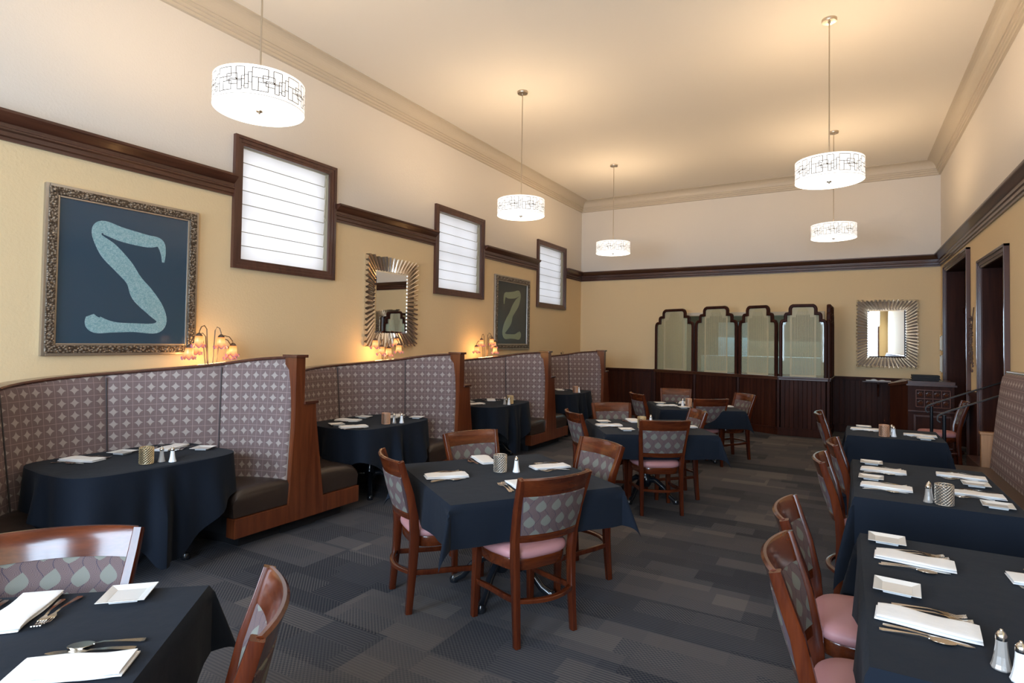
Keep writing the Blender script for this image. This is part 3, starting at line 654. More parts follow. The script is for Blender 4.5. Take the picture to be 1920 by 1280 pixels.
# ------------------------------------------------------------------ chairs
def bow(x_, d=.055, w_=.23): return -d * (1 - (x_ / w_) ** 2)
def make_chair(label):
    t = thing('dining_chair', label, 'chair', (0, 0, 0), 0, None)
    for s in (-1, 1):
        # rear leg runs up into the back stile
        pts = []; 
        for k, (x_, y_, z_) in enumerate([(.190, -.225, 0), (.188, -.215, .12), (.187, -.203, .28), (.190, -.196, .43), (.198, -.205, .56), (.208, -.235, .70), (.220, -.275, .82), (.226, -.298, .895)]): pts.append((s * x_, y_, z_))
        bm = BM(); bar(bm, pts, [.031, .033, .035, .037, .036, .034, .032, .030], [.038, .042, .048, .055, .050, .044, .039, .036], (1, 0, 0)); link('rear_leg', bm, M['chair'], t, True)
        bm = BM(); bar(bm, [(s * .200, .205, 0), (s * .196, .20, .2), (s * .19, .19, .43)], [.034, .041, .047], [.034, .041, .047], (1, 0, 0)); link('front_leg', bm, M['chair'], t, True)
    # seat frame
    bm = BM(); ring = []
    def SO(a, rx=.228, ryf=.215, ryb=.205):
        c_, s_ = math.cos(a), math.sin(a); e = 2 / 3.4
        x_ = rx * abs(c_) ** e * (1 if c_ > 0 else -1) * (1 if s_ > 0 else .93); y_ = (ryf if s_ > 0 else ryb) * abs(s_) ** e * (1 if s_ > 0 else -1); return x_, y_
    N = 40
    rings = [[(SO(2 * PI * j / N)[0] * f_, SO(2 * PI * j / N)[1] * f_, z_) for j in range(N)] for f_, z_ in ((.94, .375), (.955, .380), (.96, .43), (.95, .435))]
    loft(bm, rings); link('seat_frame', bm, M['chair_x'], t, True)
    bm = BM(); rings = [[(SO(2 * PI * j / N)[0] * f_, SO(2 * PI * j / N)[1] * f_, z_) for j in range(N)] for f_, z_ in ((.95, .435), (1.0, .445), (1.015, .458), (1.0, .475), (.93, .488), (.7, .495), (.3, .498), (.02, .499))]
    loft(bm, rings); link('seat', bm, M['pink'], t, True)
    # hoop stretcher
    bm = BM(); pts = []
    for k in range(13): x_ = -.185 + .37 * k / 12; pts.append((x_, -.205 - .07 * (1 - (x_ / .185) ** 2) * .9 + 0.0, .235))
    bar(bm, pts, .022, .032, (0, 0, 1)); link('stretcher', bm, M['chair_x'], t, True)
    for s in (-1, 1):
        bm = BM(); bar(bm, [(s * .188, -.20, .235), (s * .19, -.1, .225), (s * .187, .05, .215), (s * .196, .20, .205)], .020, .030, (1, 0, 0)); link('stretcher', bm, M['chair'], t, True)
    # back: top rail, lower rail, upholstered panel, all bowed
    def curved(z0, z1, y0, y1, tk, hw0, hw1, name, m, parent=t, n=12, uvm=False, roll=False):
        bm = BM(); rings = []; uvs = []
        for k in range(n + 1):
            f_ = -1 + 2 * k / n; r_ = []; uv = []
            for (zz, yy, hw_, o) in ((z0, y0, hw0, -tk / 2), (z0, y0, hw0, tk / 2), ((z0 + z1) / 2, (y0 + y1) / 2, (hw0 + hw1) / 2, tk / 2 + (.006 if uvm else 0)), (z1 - .008, y1, hw1, tk / 2), (z1, y1, hw1, tk / 2 - .008), (z1, y1, hw1, -tk / 2 + .008), (z1 - .008, y1, hw1, -tk / 2), ((z0 + z1) / 2, (y0 + y1) / 2, (hw0 + hw1) / 2, -tk / 2 - (.006 if uvm else 0))):
                x_ = f_ * hw_; r_.append((x_, yy + bow(x_, .05, .225) + o, zz)); uv.append((x_ + (.5 if o > 0 else 0), zz))
            rings.append(r_); uvs.append(uv)
        loft(bm, rings, True, True, uvs); return link(name, bm, m, parent, True)
    yb = lambda z_: interp([(.43, -.196), (.56, -.205), (.70, -.235), (.82, -.275), (.895, -.298)], z_)
    curved(.800, .898, yb(.80), yb(.895) - .002, .026, .208, .222, 'top_rail', M['chair_x'])
    curved(.545, .585, yb(.545), yb(.585), .024, .183, .188, 'lower_rail', M['chair_x'])
    curved(.585, .802, yb(.585), yb(.80), .030, .184, .205, 'back_panel', M['leaf'], uvm=True)
    return t
LC = [
 (-1.605, 2.93, 63.6, 'wooden chair at the centre table, back turned to the camera, legs nearest'),
 (-2.247, 2.949, -34, 'wooden chair at the left side of the centre table, seen in profile'),
 (-2.257, 3.606, -115.4, 'wooden chair at the far left side of the centre table, facing the camera'),
 (-1.67, 3.66, 149.5, 'wooden chair at the far right side of the centre table'),
 (-1.61, 5.58, 33, 'wooden chair with its back to the camera at the second square table'),
 (-2.20, 5.64, -47, 'wooden chair at the left side of the second square table'),
 (-2.21, 6.235, -142, 'wooden chair behind the second square table, facing the camera'),
 (-1.617, 6.18, 122, 'wooden chair at the far right of the second square table'),
 (-1.70, 8.01, 38.6, 'wooden chair with its back to the camera at the farthest square table'),
 (-2.34, 8.147, -49.7, 'wooden chair at the left side of the farthest square table'),
 (-2.26, 8.88, -167.6, 'wooden chair behind the farthest square table, facing the camera'),
 (-1.47, 8.666, 133, 'wooden chair at the right side of the farthest square table'),
 (-2.21, .80, -135, 'wooden chair behind the table in the lower left corner, showing its leaf-pattern back'),
 (-1.56, .81, 139.6, 'wooden chair at the right of the lower left table, seen edge-on'),
 (.105, 2.22, -90, 'nearer of two wooden chairs at the nearest right-hand table'),
 (.08, 2.82, -90, 'farther of two wooden chairs at the nearest right-hand table'),
 (.17, 4.21, -90, 'nearer of two wooden chairs at the middle right-hand table'),
 (.23, 4.95, -90, 'farther of two wooden chairs at the middle right-hand table'),
 (.06, 6.99, -90, 'single wooden chair at the left of the far right-hand table'),
 (1.055, 9.55, 90, 'wooden chair facing left beside the host stand')]
G = 'wooden dining chairs with leaf-pattern backs'
for i, (x_, y_, a, l) in enumerate(LC):
    if i == 0: ch0 = make_chair(l); ch0['group'] = G; ch0.location = (x_, y_, 0); ch0.rotation_euler = (0, 0, math.radians(a))
    else: dup(ch0, (x_, y_, 0), math.radians(a), l, G)

# ------------------------------------------------------------------ tables and cloths
TZ = .735
def base(t, hx, hy, cols):
    bm = BM(); box(bm, (-hx + .004, -hy + .004, TZ - .035), (hx - .004, hy - .004, TZ - .006), .006); link('tabletop', bm, M['blackmat'], t)
    for cy in cols:
        bm = BM(); lathe(bm, [(.035, .12), (.06, .16), (.062, .20), (.04, .24), (.034, .30), (.034, .60), (.05, .66), (.12, .69), (.12, .70)], 20, (0, cy, 0)); link('column', bm, M['black'], t, True)
        for k in range(4):
            a = PI / 4 + k * PI / 2; d = Vector((math.cos(a), math.sin(a), 0)); pts = [Vector((0, cy, .19)) + d * .03, Vector((0, cy, .20)) + d * .11, Vector((0, cy, .14)) + d * .20, Vector((0, cy, .06)) + d * .27, Vector((0, cy, .025)) + d * .33]
            bm = BM(); tube(bm, pts, [.030, .028, .024, .024, .026], 10); lathe(bm, [(.0, 0), (.028, .002), (.032, .02), (.02, .045), (0, .05)], 12, tuple(Vector((0, cy, 0)) + d * .335)); link('foot', bm, M['black'], t, True)
def drape_xy(hx, hy, ox, oy, seed, flare=.36):
    """a rectangular cloth over a rectangular top"""
    bm = BM(); rg = random.Random(seed); ph = [rg.uniform(0, 6) for _ in range(6)]
    def axis(h, o):
        n1 = 14; return [-h - o + o * k / 9 for k in range(9)] + [-h + 2 * h * k / n1 for k in range(n1 + 1)] + [h + o * (k + 1) / 9 for k in range(9)]
    U_, V_ = axis(hx, ox), axis(hy, oy); vs = {}
    for i, u in enumerate(U_):
        for j, v in enumerate(V_):
            dx = max(0, abs(u) - hx); dy = max(0, abs(v) - hy); sx = 1 if u > 0 else -1; sy = 1 if v > 0 else -1
            bx = max(-hx, min(hx, u)); by = max(-hy, min(hy, v)); r_ = math.hypot(dx, dy); z_ = TZ
            if r_ == 0: vs[i, j] = bm.verts.new((bx, by, z_ + .0008 * math.sin(u * 9 + ph[0]) * math.sin(v * 8 + ph[1]))); continue
            rm = min(r_, 1.0); out = .012 * (1 - math.exp(-r_ / .01)); drop = max(0, r_ - .006)
            if dx and dy:
                phi = math.atan2(dy, dx); s2 = math.sin(2 * phi) ** .8; k = flare * s2; hor = r_ * k
                d_ = Vector((sx * (math.cos(phi) * .35 + .65 * .7071), sy * (math.sin(phi) * .35 + .65 * .7071))).normalized()
                cx = math.cos(phi) ** 2; cy = math.sin(phi) ** 2
                X_ = bx + sx * out * cx + d_.x * hor; Y_ = by + sy * out * cy + d_.y * hor; z_ = TZ - drop * math.sqrt(max(.05, 1 - k * k))
            elif dx:
                w_ = .012 * math.sin(v * 13 + ph[2] + sx) + .010 * math.sin(v * 23 + ph[3] * sx); e = (1 - (abs(v) / hy) ** 4)
                X_ = bx + sx * (out + (w_ + .012) * (r_ / .3) * e); Y_ = by; z_ = TZ - drop
            else:
                w_ = .012 * math.sin(u * 13 + ph[4] + sy) + .010 * math.sin(u * 23 + ph[5] * sy); e = (1 - (abs(u) / hx) ** 4)
                X_ = bx; Y_ = by + sy * (out + (w_ + .012) * (r_ / .3) * e); z_ = TZ - drop
            vs[i, j] = bm.verts.new((X_, Y_, max(.02, z_)))
    for i in range(len(U_) - 1):
        for j in range(len(V_) - 1): bm.faces.new((vs[i, j], vs[i + 1, j], vs[i + 1, j + 1], vs[i, j + 1]))
    return bm
def drape_round(hx, hy, rc_half, rot, seed, n=120):
    """a square cloth turned over a rounded table"""
    bm = BM(); rg = random.Random(seed); ph = [rg.uniform(0, 6) for _ in range(4)]; rings = []
    def rb(a): e = 5.0; return 1 / ((abs(math.cos(a)) / hx) ** e + (abs(math.sin(a)) / hy) ** e) ** (1 / e)
    def rcl(a):
        b = a - rot; return rc_half / max(abs(math.cos(b)), abs(math.sin(b)))
    c0 = bm.verts.new((0, 0, TZ)); R = []
    for f_ in (.3, .6, .85, .97, 1.0): R.append([bm.verts.new((rb(2 * PI * j / n) * f_ * math.cos(2 * PI * j / n), rb(2 * PI * j / n) * f_ * math.sin(2 * PI * j / n), TZ)) for j in range(n)])
    for g in (.02, .06, .12, .2, .35, .5, .65, .8, .92, 1.0):
        r_ = []
        for j in range(n):
            a = 2 * PI * j / n; b = rb(a); h = min(max(.12, rcl(a) - b), .66); d = h * g
            wv = (.030 * math.sin(a * 9 + ph[0]) + .020 * math.sin(a * 17 + ph[1]) + .01) * min(1, d / .35); o = .012 + wv * (h / .5)
            o += .10 * d * (abs(math.sin(2 * a)) ** 3)
            r_.append(bm.verts.new(((b + o) * math.cos(a), (b + o) * math.sin(a), TZ - max(0, d - .006))))
        R.append(r_)
    for j in range(n): bm.faces.new((c0, R[0][j], R[0][(j + 1) % n]))
    for i in range(len(R) - 1):
        for j in range(n): bm.faces.new((R[i][j], R[i][(j + 1) % n], R[i + 1][(j + 1) % n], R[i + 1][j]))
    return bm
SQ = [((-1.925, 3.225), 55, 'centre', 'square centre table', 1), ((-1.80, 5.92), 33, 'second', 'second square table from the camera, behind the centre one', 2), ((-1.85, 8.26), 26, 'farthest', 'farthest square table, in front of the glass screen', 3), ((-1.97, .467), 41, 'lower left', 'square table in the lower left corner', 4)]
for (x_, y_), a, nm, dsc, sd in SQ:
    t = thing('dining_table', 'black pedestal of the ' + dsc, 'table', (x_, y_, 0), math.radians(a), 'square pedestal tables'); base(t, .53, .53, (0,))
    o = link('tablecloth', drape_xy(.54, .54, .235, .235, sd), M['cloth'], None, True, (x_, y_, .003)); o.rotation_euler = (0, 0, math.radians(a)); tag(o, 'black square cloth draped over the ' + dsc, 'tablecloth', 'black cloths on the square tables')
RT = [((.43, 2.50), .375, .645, 'nearest right-hand table', 5), ((.43, 4.52), .39, .635, 'middle right-hand table', 6), ((.40, 6.91), .39, .39, 'far right-hand table', 7)]
for (x_, y_), hx, hy, dsc, sd in RT:
    t = thing('dining_table', 'black pedestal of the ' + dsc, 'table', (x_, y_, 0), 0, 'right-hand pedestal tables'); base(t, hx - .01, hy - .01, (-.3, .3) if hy > .5 else (0,))
    tag(link('tablecloth', drape_xy(hx, hy, .30, .45, sd, .30), M['cloth'], None, True, (x_, y_, .003)), 'black cloth hanging low over the ' + dsc, 'tablecloth', 'black cloths on the right-hand tables')
for k in range(4):
    yc = YC0 + SP * k + .07; rot = PI / 4
    t = thing('booth_table', 'black pedestal of the table in the %s booth' % BN[k], 'table', (-4.35, yc, 0), 0, 'booth pedestal tables')
    base(t, .36, .46, (0,))
    tag(link('tablecloth', drape_round(.42, .55, .90, rot, 11 + k), M['cloth'], None, True, (-4.35, yc, .003)), 'black cloth with a low hanging point over the table in the %s booth' % BN[k], 'tablecloth', 'black cloths on the booth tables')

# ------------------------------------------------------------------ tableware
TW = {}
def mk(name, cat):
    """prototype tableware, built once"""
    o = None
    if name == 'napkin':
        bm = BM()
        for (a, b, z0, z1, dx, dy) in ((.060, .134, 0, .0085, .002, 0), (.057, .131, .0083, .0175, -.002, .002)):
            rings = []
            for q in range(15):
                f_ = -1 + 2 * q / 14; y_ = f_ * b + dy; e = 1 - abs(f_) ** 9 * .5; r_ = []
                for k in range(20):
                    t_ = 2 * PI * k / 20; cx, cz = math.cos(t_), math.sin(t_); ex = .35
                    r_.append((a * abs(cx) ** ex * (1 if cx > 0 else -1) * (1 + .03 * math.sin(f_ * 4 + dx * 900)) + dx + .005 * math.sin(f_ * 2.5), y_, (z0 + z1) / 2 + (z1 - z0) / 2 * abs(cz) ** .6 * (1 if cz > 0 else -1) * e + (.002 * math.sin(f_ * 5 + 1) * math.cos(k * .3) if cz > 0 else 0)))
                rings.append(r_)
            loft(bm, rings)
        o = link('napkin', bm, M['linen'], None, True)
    if name in ('fork', 'spoon', 'knife'):
        bm = BM(); L = .20 if name != 'knife' else .225
        if name == 'knife': prof = [(-.112, .007, .0015), (-.10, .009, .002), (-.05, .0065, .005), (0, .005, .004), (.01, .008, .002), (.06, .010, .002), (.095, .009, .0015), (.112, .002, .001)]
        elif name == 'fork': prof = [(-.10, .008, .002), (-.09, .010, .002), (-.05, .006, .006), (0, .0035, .010), (.03, .004, .008), (.042, .011, .005), (.055, .0125, .004)]
        else: prof = [(-.10, .008, .002), (-.09, .010, .002), (-.05, .006, .006), (0, .0035, .010), (.025, .004, .008)]
        rings = [[(-w_, y_, z_), (w_, y_, z_), (w_, y_, z_ + .0022), (-w_, y_, z_ + .0022)] for y_, w_, z_ in prof]; loft(bm, rings)
        if name == 'fork':
            for q in (-.0105, -.0035, .0035, .0105): bar(bm, [(q, .053, .005), (q, .075, .003), (q, .10, .010)], .0034, .002, (1, 0, 0))
        if name == 'spoon':
            rings = []
            for r_, z_ in ((1.0, .009), (.85, .004), (.5, .0015), (.05, .001), (.05, .003), (.5, .0035), (.8, .006), (.96, .010)):
                rings.append([(.0195 * r_ * math.cos(2 * PI * j / 18), .055 + .034 * r_ * math.sin(2 * PI * j / 18), z_) for j in range(18)])
            loft(bm, rings)
        o = link(name, bm, M['silver'], None, True)
    if name == 'side_plate':
        bm = BM(); N = 4
        def sq(h, z_): return [(-h, -h, z_), (h, -h, z_), (h, h, z_), (-h, h, z_)]
        loft(bm, [sq(.040, 0), sq(.042, .006), sq(.068, .015), sq(.070, .017), sq(.069, .018), sq(.046, .011), sq(.044, .010)]); o = link('side_plate', bm, M['white'])
    o['category'] = cat; return o
def votive(kind):
    t = thing('votive_holder', None, 'candle holder'); H_, R0 = .115, .041
    bm = BM(); N, Mz = 28, 9
    for s in (1, -1):
        for k in range(16):
            pts = [((R0 + (.0015 if s > 0 else 0)) * math.cos(2 * PI * k / 16 + s * q * .26), (R0 + (.0015 if s > 0 else 0)) * math.sin(2 * PI * k / 16 + s * q * .26), .004 + (H_ - .008) * q / 10) for q in range(11)]
            tube(bm, pts, .0027, 5)
    for z_ in (.004, H_ - .004): tube(bm, [(R0 * math.cos(2 * PI * k / 28), R0 * math.sin(2 * PI * k / 28), z_) for k in range(29)], .003, 6)
    link('lattice', bm, M[kind], t, True)
    bm = BM(); lathe(bm, [(.036, .003), (.037, .10), (.034, .10), (.033, .05), (.0, .05)], 24); link('candle_cup', bm, M['candle'], t, True); return t
def shaker(m):
    t = thing('shaker', None, 'shaker')
    bm = BM(); lathe(bm, [(.0, 0), (.023, 0), (.0245, .004), (.021, .014), (.0165, .035), (.0135, .06), (.0125, .077)], 12); link('glass_body', bm, M[m], t)
    bm = BM(); lathe(bm, [(.0125, .076), (.0135, .078), (.0135, .085), (.0125, .091), (.008, .098), (.0045, .101), (.004, .104), (0, .106)], 14); link('cap', bm, M['silver'], t, True); return t
for k, c_ in (('napkin', 'napkin'), ('fork', 'fork'), ('knife', 'knife'), ('spoon', 'spoon'), ('side_plate', 'plate')): TW[k] = [mk(k, c_), False]
TW['v_silver'] = [votive('lattice_silver'), False]; TW['v_copper'] = [votive('lattice_copper'), False]; TW['v_gold'] = [votive('lattice_gold'), False]
TW['salt'] = [shaker('salt'), False]; TW['pepper'] = [shaker('pepper'), False]
GRP = {'napkin': 'folded white napkins', 'fork': 'table forks', 'knife': 'table knives', 'spoon': 'spoons', 'side_plate': 'square white side plates', 'v_silver': 'lattice candle holders', 'v_copper': 'lattice candle holders', 'v_gold': 'lattice candle holders', 'salt': 'glass shakers', 'pepper': 'glass shakers'}
ZT = TZ + .0045
def place(k, x_, y_, rz, label, dz=0.0):
    p, used = TW[k]
    if not used:
        p.location = (x_, y_, ZT + dz); p.rotation_euler = (0, 0, rz); p['label'] = label; p['group'] = GRP[k]; TW[k][1] = True; return p
    return dup(p, (x_, y_, ZT + dz), rz, label, GRP[k])
rs = random.Random(5)
def setting(nx, ny, face, where, plate=None, forks=2, knife=True, spoon=True, nl=''):
    """face: the direction the guest would look, in degrees"""
    f_ = math.radians(face); fx, fy = math.cos(f_), math.sin(f_); lx, ly = -fy, fx; rz = f_ - PI / 2; j = lambda s=.02: rs.uniform(-s, s)
    place('napkin', nx, ny, rz + j(.05), 'folded white napkin ' + where)
    for q in range(forks):
        d = .086 + .025 * q; e = .022 - .014 * q; place('fork', nx + lx * d + fx * e, ny + ly * d + fy * e, rz + j(.12), ('fork beside the napkin ' if q == 0 else 'outer fork ') + where)
    if knife: place('knife', nx - lx * .088, ny - ly * .088, rz + j(.06), 'knife beside the napkin ' + where)
    if spoon: place('spoon', nx - lx * .118 - fx * .02, ny - ly * .118 - fy * .02, rz + j(.1), 'spoon ' + where)
    if plate: place('side_plate', plate[0], plate[1], rz, 'square white side plate ' + where)
c = 'the centre table'
setting(-2.19, 2.97, 48, 'at the left seat of ' + c); setting(-2.26, 3.52, -38, 'at the far left seat of ' + c); setting(-1.76, 3.58, 232, 'at the far right seat of ' + c); setting(-1.66, 3.01, 145, 'at the near seat of ' + c)
c = 'the second square table'
setting(-2.14, 5.72, 35, 'at the left seat of ' + c, (-2.28, 5.93)); setting(-2.04, 6.22, -52, 'at the back seat of ' + c); setting(-1.66, 5.67, 123, 'at the near seat of ' + c, (-1.88, 5.52)); setting(-1.46, 6.08, 212, 'at the right seat of ' + c)
c = 'the farthest square table'
setting(-2.16, 8.04, 35, 'at the left seat of ' + c, (-2.32, 8.27)); setting(-2.06, 8.56, -75, 'at the back seat of ' + c); setting(-1.68, 8.00, 122, 'at the near seat of ' + c, (-1.90, 7.90)); setting(-1.48, 8.40, 215, 'at the right seat of ' + c)
c = 'the lower left table'
setting(-2.20, .80, -45, 'at the back seat of ' + c, (-2.045, 1.03)); setting(-1.72, .74, 222, 'at the right seat of ' + c, None, 2)
c = 'the nearest right-hand table'
setting(.235, 2.84, -2, 'at the farther left seat of ' + c, (.155, 3.06)); setting(.215, 2.22, -4, 'at the nearer left seat of ' + c, (.155, 2.47)); setting(.66, 2.82, 180, 'at the bench side of ' + c)
c = 'the middle right-hand table'
setting(.22, 4.76, -2, 'at the farther left seat of ' + c, (.16, 5.02)); setting(.21, 4.22, -3, 'at the nearer left seat of ' + c, (.14, 4.45)); setting(.66, 4.84, 178, 'at the farther bench side of ' + c, (.70, 4.60)); setting(.655, 4.30, 176, 'at the nearer bench side of ' + c, (.71, 4.05))
c = 'the far right-hand table'
setting(.17, 7.02, 0, 'at the left seat of ' + c, (.16, 7.22)); setting(.62, 6.86, 180, 'at the right seat of ' + c, (.64, 6.64))
c = 'the table in the first booth'
setting(-4.55, 1.97, 20, 'at the left of ' + c, (-4.58, 2.24)); setting(-4.50, 2.55, -60, 'at the back of ' + c, (-4.27, 2.66))
c = 'the table in the second booth'
setting(-4.55, 4.42, 15, 'at the wall side of ' + c, (-4.58, 4.68)); setting(-4.17, 4.12, 60, 'at the near end of ' + c, (-4.40, 4.12)); setting(-4.36, 4.96, -70, 'at the far end of ' + c, (-4.10, 5.0))
c = 'the table in the third booth'
setting(-4.48, 7.14, -50, 'at the far end of ' + c, (-4.24, 7.28)); setting(-4.38, 6.56, 60, 'at the near end of ' + c, (-4.58, 6.70))
c = 'the table in the fourth booth'
setting(-4.46, 9.42, -50, 'at the far end of ' + c, (-4.24, 9.58))
for k, x_, y_, l in (('v_silver', -1.98, 3.28, 'silver lattice candle holder on the centre table'), ('v_gold', -1.81, 5.79, 'pale gold lattice candle holder on the second square table'), ('v_copper', -1.88, 8.12, 'copper lattice candle holder on the farthest square table'),
    ('v_silver', .465, 3.95, 'silver lattice candle holder on the middle right-hand table'), ('v_copper', .315, 6.62, 'copper lattice candle holder on the far right-hand table'),
    ('v_gold', -4.09, 2.15, 'gold lattice candle holder in the first booth'), ('v_copper', -4.07, 4.47, 'copper lattice candle holder in the second booth'), ('v_gold', -4.03, 6.92, 'gold lattice candle holder in the third booth'), ('v_copper', -4.02, 9.12, 'copper lattice candle holder in the fourth booth'),
    ('salt', -1.885, 3.33, 'white salt shaker beside the candle holder on the centre table'), ('salt', -1.80, 6.07, 'white salt shaker on the second square table'), ('salt', -1.97, 8.16, 'white salt shaker on the farthest square table'),
    ('pepper', .395, 3.97, 'grey pepper shaker on the middle right-hand table'), ('salt', .405, 4.03, 'white salt shaker behind the pepper on the middle right-hand table'),
    ('salt', .395, 6.66, 'white salt shaker on the far right-hand table'), ('pepper', .385, 6.76, 'grey pepper shaker on the far right-hand table'),
    ('pepper', .362, 2.03, 'grey pepper shaker on the nearest right-hand table'), ('salt', .392, 1.975, 'white salt shaker on the nearest right-hand table'),
    ('pepper', -4.07, 2.24, 'grey pepper shaker in the first booth'), ('salt', -4.01, 2.28, 'white salt shaker in the first booth'),
    ('pepper', -4.04, 4.56, 'grey pepper shaker in the second booth'), ('salt', -3.99, 4.62, 'white salt shaker in the second booth'),
    ('pepper', -4.04, 6.79, 'grey pepper shaker in the third booth'), ('salt', -3.98, 6.80, 'white salt shaker in the third booth'), ('salt', -3.98, 9.18, 'white salt shaker in the fourth booth')):
    place(k, x_, y_, rs.uniform(0, 1), l)

# ------------------------------------------------------------------ pendants
RECTS = [(0, .0, .42, .42), (.0, .42, .16, 1.0), (.28, .30, .60, .58), (.16, .62, .42, 1.0), (.36, .52, .60, .76), (.56, .0, .80, .55), (.60, .60, .72, 1.0), (.72, .40, .80, .85), (.80, .35, .90, .75), (.90, .22, 1.0, .66), (.80, .75, .90, .95)]
def pendant(label):
    t = thing('pendant_lamp', label, 'pendant lamp', (0, 0, 0), 0, 'drum pendant lamps'); r0, zb, zt_ = .31, 3.25, 3.455
    bm = BM(); N = 64
    loft(bm, [[(rr * math.cos(2 * PI * j / N), rr * math.sin(2 * PI * j / N), z_) for j in range(N)] for rr, z_ in ((r0, zb), (r0, zt_), (r0 - .004, zt_), (r0 - .004, zb))] , True, False)
    link('drum_shade', bm, M['shade'], t, True)
    bm = BM(); lathe(bm, [(r0 - .005, zb + .004), (r0 - .006, zb + .0045), (.2, zb + .006), (.01, zb + .006), (.01, zb + .002), (r0 - .006, zb + .001)], 48); link('diffuser', bm, M['diffuser'], t, True)
    bm = BM()
    def strip(a0, a1, z0, z1):
        n_ = max(1, int(abs(a1 - a0) / .08)); r1 = r0 + .0012
        for k in range(n_):
            b0, b1 = a0 + (a1 - a0) * k / n_, a0 + (a1 - a0) * (k + 1) / n_
            f_ = [bm.verts.new((rr * math.cos(b), rr * math.sin(b), z_)) for rr, b, z_ in ((r1, b0, z0), (r1, b1, z0), (r1, b1, z1), (r1, b0, z1))]; bm.faces.new(f_)
    n_p = 8; th = .0045
    for k in range(n_p):
        for u0, v0, u1, v1 in RECTS:
            a0 = 2 * PI * (k + u0) / n_p; a1 = 2 * PI * (k + u1) / n_p; z1 = zt_ - .022 - v0 * .155; z0 = zt_ - .022 - v1 * .155
            strip(a0, a1, z0 - th / 2, z0 + th / 2); strip(a0, a1, z1 - th / 2, z1 + th / 2); strip(a0 - th / r0 / 2, a0 + th / r0 / 2, z0, z1); strip(a1 - th / r0 / 2, a1 + th / r0 / 2, z0, z1)
    link('line_pattern', bm, M['shadeline'], t); bm = BM(); strip(0, 2 * PI, zb + .002, zb + .0045); link('shade_rim', bm, M['shadeline'], t)
    bm = BM(); lathe(bm, [(.0, zb - .022), (.008, zb - .018), (.006, zb - .010), (.022, zb - .006), (.024, zb + .001)], 20); link('finial', bm, M['nickel'], t, True)
    bm = BM(); tube(bm, [(0, 0, zb), (0, 0, ZC - .02)], .0065, 10); link('stem', bm, M['nickel'], t, True)
    bm = BM()
    for k in range(3): a = 2 * PI * k / 3; tube(bm, [(0, 0, zt_ - .01), ((r0 - .003) * math.cos(a), (r0 - .003) * math.sin(a), zt_ - .01)], .003, 5)
    link('spider', bm, M['nickel'], t)
    bm = BM(); lathe(bm, [(.0, ZC - .045), (.012, ZC - .04), (.012, ZC - .03), (.066, ZC - .028), (.070, ZC - .022), (.070, ZC)], 28); link('canopy', bm, M['nickel'], t, True)
    return t
PL = [(-3.70, 2.66, 'drum pendant lamp nearest the camera, upper left in front of the first window'), (-3.70, 6.56, 'drum pendant lamp hanging between first and second window, middle of the left row'), (-3.73, 10.1, 'farthest drum pendant lamp of the left row, before the corner'), (-.15, 6.55, 'drum pendant lamp at the upper right, the larger-looking one with its whole rod in view'), (-.17, 10.06, 'small-looking drum pendant lamp at the right, seen just below the larger one'), (-.15, 2.66, 'drum pendant lamp hanging high over the nearest right-hand table')]
p0 = pendant(PL[0][2]); p0.location = (PL[0][0], PL[0][1], 0)
for x_, y_, l in PL[1:]: dup(p0, (x_, y_, 0), .5 + x_ * y_, l, 'drum pendant lamps')
for x_, y_, l in PL:
    for z_, e in ((3.42, 62), ):
        L = bpy.data.lights.new('pendant_bulb', 'POINT'); L.energy = e; L.color = WARM; L.shadow_soft_size = .09; o = bpy.data.objects.new('pendant_bulb', L); C.objects.link(o); o.location = (x_, y_, z_)

